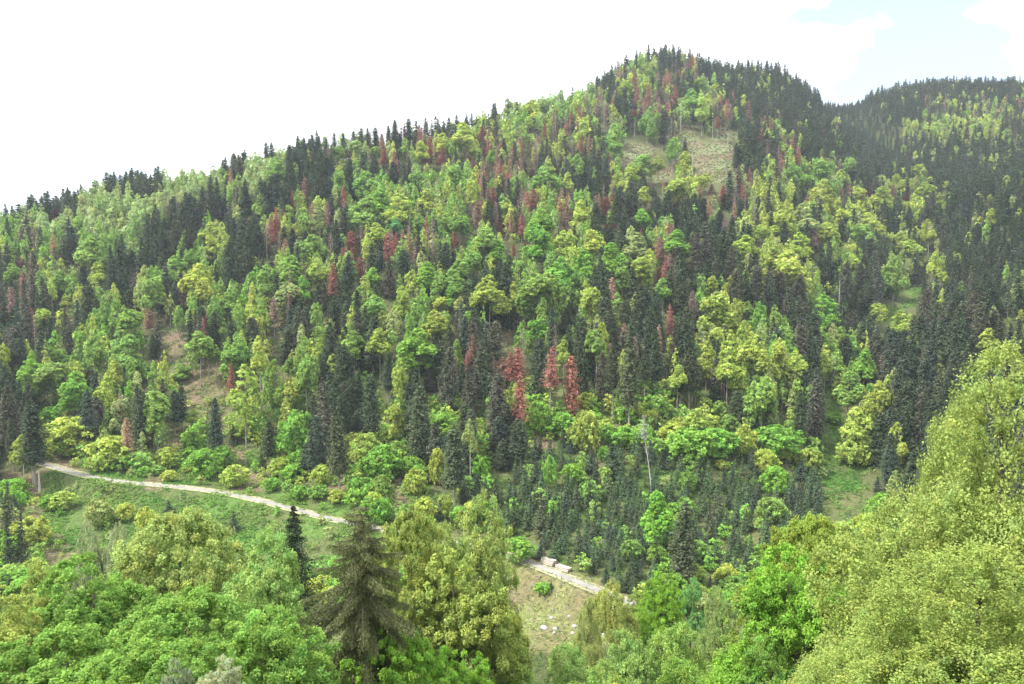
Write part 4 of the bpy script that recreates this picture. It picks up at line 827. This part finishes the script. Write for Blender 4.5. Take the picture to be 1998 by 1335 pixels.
def stack(px, off, rows, L_, label, group, messy=0.):
    p,t_=road_at(px); nrm=np.array([-t_[1],t_[0]])
    if nrm[1] < 0: nrm=-nrm
    c=p[:2]+nrm*(1.9+off+rows[0]*.235); ang=math.atan2(t_[1],t_[0]); zb=p[2]+.02
    for r_,n_ in enumerate(rows):
        for k in range(n_):
            o_=(k-(n_-1)/2)*.47; q=c+nrm*o_+t_*random.uniform(-.08,.08)
            zz=max(zb, float(height(*c))-.05)+.22+r_*.40
            o=link('log', random.choice(LOGS), None, None, (q[0],q[1],zz+random.uniform(0,.02)), (random.uniform(0,6.28) if not messy else 0, random.uniform(-.02,.02)-messy*random.uniform(-.05,.05), ang+random.uniform(-.02,.02)+messy*random.uniform(-.5,.5)), (L_*random.uniform(.97,1.03),random.uniform(.88,1.08),random.uniform(.88,1.08)))
            o.rotation_euler[0]=0; tag(o,label,'log',group)
stack(1051,.3,(7,6,5,4),4.8,'pale peeled log in the larger middle stack beside the road','logs of the larger stack')
stack(1080,.3,(6,5,4),5.0,'whitish peeled log in the lower stack down the road','logs of the lower stack')
stack(1014,.8,(7,6,4),3.2,'whitish log in the jumbled left heap beside the road','logs of the jumbled heap',messy=1.)
tm=Geo(); tm.tube([(0,0,0),(0,0,1.2)],[.07,.065],(1,1,1),8); TM=tm.mesh('tube',True); TM.materials.append(M_tube)
sm=Geo(); sm.tube([(.1,0,-.1),(.1,0,1.35)],[.025,.022],(1,1,1),4); SM=sm.mesh('stake'); SM.materials.append(M_log)
tl=['tube nearest below the road at upper left','tube at the green bush','tube left of three in the upper row','tube middle of the upper row','tube right of centre in the upper row','tube at the right end of the upper row','tube by the dark hollow at left','tube just right of the dark hollow','tube in the middle of the planting','small tube above the grass tuft','tube in the centre grass tuft','tube below the centre grass tuft','tube at the lower right of the planting','lowest tube above the pale boulders','faint tube at the left edge of the planting']
for (cx,yb),lb in zip([(907,600),(995,530),(1130,745),(1228,725),(1300,755),(1400,725),(915,830),(963,880),(1090,825),(1213,795),(1178,890),(1160,965),(1307,915),(1120,1035),(875,692)],tl):
    x,Y,z=hit(900+cx/6.513,1050+yb/6.513,205); root=empty('tree_tube',(x,Y,z)); root.rotation_euler=(random.uniform(-.05,.05),random.uniform(-.05,.05),random.uniform(0,6)); tag(root,'white '+lb,'tree tube','tree tubes in the planting below the road')
    link('tube',TM,None,root); link('stake',SM,None,root)
pm=Geo(); pm.tube([(0,0,-.1),(0,0,1.1),(0,0,1.12)],[.06,.06,.01],(1,1,1),6); PMm=pm.mesh('road_post')
for px,sd_,lb in ((1037,-1,'dark road post opposite the larger log stack'),(1107,-1,'dark road post at the middle of the lower road'),(1126,-1,'dark road post below the middle one on the lower road'),(1165,-1,'dark road post at the hidden lower end of the road'),(228,-1,'dark post on the left road where it bends'),(430,-1,'dark post beside the middle of the left road')):
    p,t_=road_at(px); nrm=np.array([-t_[1],t_[0]]); nrm = nrm if nrm[1]>0 else -nrm; q=p[:2]+nrm*sd_*2.0
    tag(link('road_post',PMm,M_post,None,(q[0],q[1],float(height(*q))+.05)),lb,'post')
import bmesh
def boulder(px,py,w_,label,y0=205,flat=.7):
    x,Y,z=hit(px,py,y0); r_=w_*Y/F/2; bm=bmesh.new(); bmesh.ops.create_icosphere(bm,subdivisions=3,radius=1)
    sd_=px*.37
    for v in bm.verts:
        n_=float(vnoise(v.co.x*1.3+sd_,v.co.y*1.3+v.co.z,1.))*.28+float(vnoise(v.co.x*3+sd_,v.co.y*3-v.co.z*2,1.))*.1; v.co*=1+n_; v.co.z*=flat
    me=bpy.data.meshes.new('boulder'); bm.to_mesh(me); bm.free()
    o=link('boulder',me,M_stone,None,(x,Y,z+r_*.1),(0,0,px),(r_,r_*.8,r_)); tag(o,label,'boulder')
for a_ in [(1061,1230,14,'largest white boulder, left of the group below the tree tubes'),(1083,1229,10,'white boulder right of the largest one'),(1081,1237,8,'small white boulder below the second one'),(1121,1226,10,'tall white boulder at the right of the group'),(1117,1236,7,'small white boulder under the tall right one'),
  (1076,1209,9,'flat pale rock at the foot of the planting'),(1110,1206,6,'small pale rock above the tall right boulder'),
  (1433,1192,10,'white boulder glimpsed at the left edge of the right beech'),(1409,1211,7,'lone small white boulder right of the bright maple'),(1284,1206,7,'pale rock between the trunks of the bright maple'),(905,1243,20,'broad pale rock below the olive beech'),(925,1246,9,'pale rock beside the broad one below the olive beech'),(1175,1258,8,'grey rock low beside the ash band')]: boulder(*a_)

# ------------------------------------------------------------------ low cover: bracken and grass on the banks, brash on the litter
def scatter(n, zones, ymin, ymax):
    X = np.empty(0); Yv=np.empty(0); out_=[]
    while len(out_) < n:
        y = ymin+(ymax-ymin)*random.random()**1.0; x = random.uniform(-.66,.66)*y; z=float(height(x,y)); px,py,d=project(x,y,z)
        if not (0<px<1998) or py>1300 or cover(px,py) not in zones: continue
        out_.append((x,y,z))
    return np.array(out_)
def road_ok(p, m=1.45): d,_=road_dist(p[:,0],p[:,1]); return p[d>m]
p = road_ok(np.r_[scatter(13000,'C',212,420),scatter(1500,'C',420,700),scatter(3500,'B',330,560)]); keep = (vnoise(p[:,0],p[:,1],9)+vnoise(p[:,0],p[:,1],3)*.6) > -.25; p=p[keep]
g=Geo(); k=5; C=np.repeat(p,k,0); n_=len(C); h_=rng.uniform(.15,.75,n_)*np.repeat(.6+.6*np.clip(vnoise(p[:,0],p[:,1],12)+.3,0,1),k)
C=C+np.c_[rng.normal(0,.4,(n_,2)),h_]
tn=np.repeat(1+.25*vnoise(p[:,0],p[:,1],7)+rng.normal(0,.12,len(p)),k)
yl=np.repeat(np.clip(vnoise(p[:,0]+50,p[:,1],20)*.6+.3,0,1),k)[:,None]
col=(np.array([.13,.30,.06])*(1-yl)+np.array([.30,.38,.10])*yl)*tn[:,None]
g.leaves(C, np.c_[rng.normal(0,.5,(n_,2)),np.ones(n_)], rng.uniform(.22,.5,n_), col, asp=.45)
tag(link('bracken', g.mesh('bracken'), M_stuff),'bright green bracken and grass covering the open banks','ground cover',kind='stuff')
p = road_ok(np.r_[scatter(5000,'CBTS',208,340), scatter(3500,'B',208,420), scatter(3000,'B',560,860)]); g=Geo(); k=4; C=np.repeat(p,k,0); n_=len(C)
C=C+np.c_[rng.normal(0,.3,(n_,2)),rng.uniform(.05,.35,n_)]; c3=np.array([[.20,.28,.10],[.30,.29,.15],[.36,.30,.19],[.16,.28,.07]])[rng.integers(0,4,len(p))]
g.leaves(C, np.c_[rng.normal(0,.6,(n_,2)),np.ones(n_)], rng.uniform(.15,.36,n_)*np.repeat(np.where(p[:,1]>420,2.6,1),k), np.repeat(c3,k,0), asp=.4)
tag(link('dry_grass', g.mesh('dry_grass'), M_stuff),'dry grass and herb tufts dotted over the bare litter','ground cover',kind='stuff')
p = road_ok(np.r_[scatter(1300,'B',208,420), scatter(900,'B',420,820), scatter(300,'C',212,330)]); g=Geo()
for q in p:
    L_=random.uniform(.8,4.5)*(1.6 if q[1]>420 else 1); th=random.uniform(0,6.28); d=np.array([math.cos(th),math.sin(th)])*L_/2
    a_=(q[0]-d[0],q[1]-d[1],float(height(q[0]-d[0],q[1]-d[1]))+.12); b_=(q[0]+d[0],q[1]+d[1],float(height(q[0]+d[0],q[1]+d[1]))+.2)
    r_=random.uniform(.02,.09)*(1.6 if q[1]>420 else 1); v_=random.uniform(.75,1.2); g.tube([a_,b_],[r_,r_*.5],np.array([.46,.39,.33])*v_,4)
tag(link('brash', g.mesh('brash'), M_stuff),'pale cut branches and twigs strewn over the felled patches','dead wood',kind='stuff')
p = scatter(9000,'DGYPMNRHT',262,640); g=Geo(); k=5; C=np.repeat(p,k,0); n_=len(C); C=C+np.c_[rng.normal(0,.7,(n_,2)),rng.uniform(.2,1.6,n_)]
c3=np.array([[.20,.34,.08],[.14,.24,.07],[.26,.38,.09],[.10,.17,.06]])[rng.integers(0,4,len(p))]
p2=road_dist(C[:,0],C[:,1])[0]>3; cc=np.repeat(c3,k,0)[p2]; C=C[p2]; n_=len(C)
g.leaves(C, rng.normal(0,.5,(n_,3))+[0,0,1], rng.uniform(.35,.8,n_), cc*rng.uniform(.75,1.25,(n_,1)), asp=.6)
tag(link('forest_undergrowth', g.mesh('forest_undergrowth'), M_stuff),'green seedlings and brambles covering the forest floor between trunks','ground cover',kind='stuff')
# undergrowth on the near slope, under the foreground trees
pts=[]
for _ in range(9000):
    y=random.uniform(30,208); x=random.uniform(-.75,.75)*y+random.uniform(-8,8); pts.append((x,y,float(height(x,y))))
p=np.array(pts); g=Geo(); k=4; C=np.repeat(p,k,0); n_=len(C); C=C+np.c_[rng.normal(0,.5,(n_,2)),rng.uniform(.1,1.0,n_)]
g.leaves(C, rng.normal(0,.6,(n_,3))+[0,0,1], rng.uniform(.2,.5,n_), np.array([.12,.22,.05])*rng.uniform(.6,1.3,(n_,1)), asp=.5)
tag(link('undergrowth', g.mesh('undergrowth'), M_stuff),'shaded leafy undergrowth on the near slope below the trees','ground cover',kind='stuff')

# small wood filling the valley side behind the near trees
VV=[];QQ=[];CC=[];nv=0
for _ in range(900):
    y=random.uniform(70,215); x=random.uniform(-150,190); z=float(height(x,y)); H=random.uniform(8,15); px,pt,_d=project(x,y,z+H)
    if pt < 1262 and px < 2010 and px > -20: continue
    if abs(px-1090) < 130 and pt < 1300: continue
    V,Q,C=random.choice(L_beech['a']); a=random.uniform(0,6.28); s_=random.uniform(2.6,4)/BR; ca,sa=math.cos(a)*s_,math.sin(a)*s_
    VV.append(np.c_[V[:,0]*ca-V[:,1]*sa+x, V[:,0]*sa+V[:,1]*ca+y, V[:,2]*(H*.9/BH)+z+H*.1]); QQ.append(Q+nv); nv+=len(V)
    C2=C.copy(); C2[:,:3]*=np.array(jitter(COLS[random.choice('ggyvk')])); CC.append(C2)
tag(link('valley_wood', mk_mesh('valley_wood', np.concatenate(VV), np.concatenate(QQ), np.concatenate(CC)), M_stuff), 'dense young wood on the near valley side behind the foreground trees','wood',kind='stuff')

# ------------------------------------------------------------------ the air
bpy.ops.mesh.primitive_cube_add(size=1, location=(50,1500,112)); hz=bpy.context.object; hz.name='haze'; hz.scale=(5600,4600,450)
hm,t,l,o=mat('haze'); pv=N('ShaderNodeVolumePrincipled',t); pv.inputs['Color'].default_value=(.80,.90,1,1); pv.inputs['Density'].default_value=.00011; pv.inputs['Anisotropy'].default_value=.2
l(pv.outputs[0],o.inputs['Volume']); hz.data.materials.append(hm); tag(hz,'thin blue white haze over the valley','haze',kind='stuff')
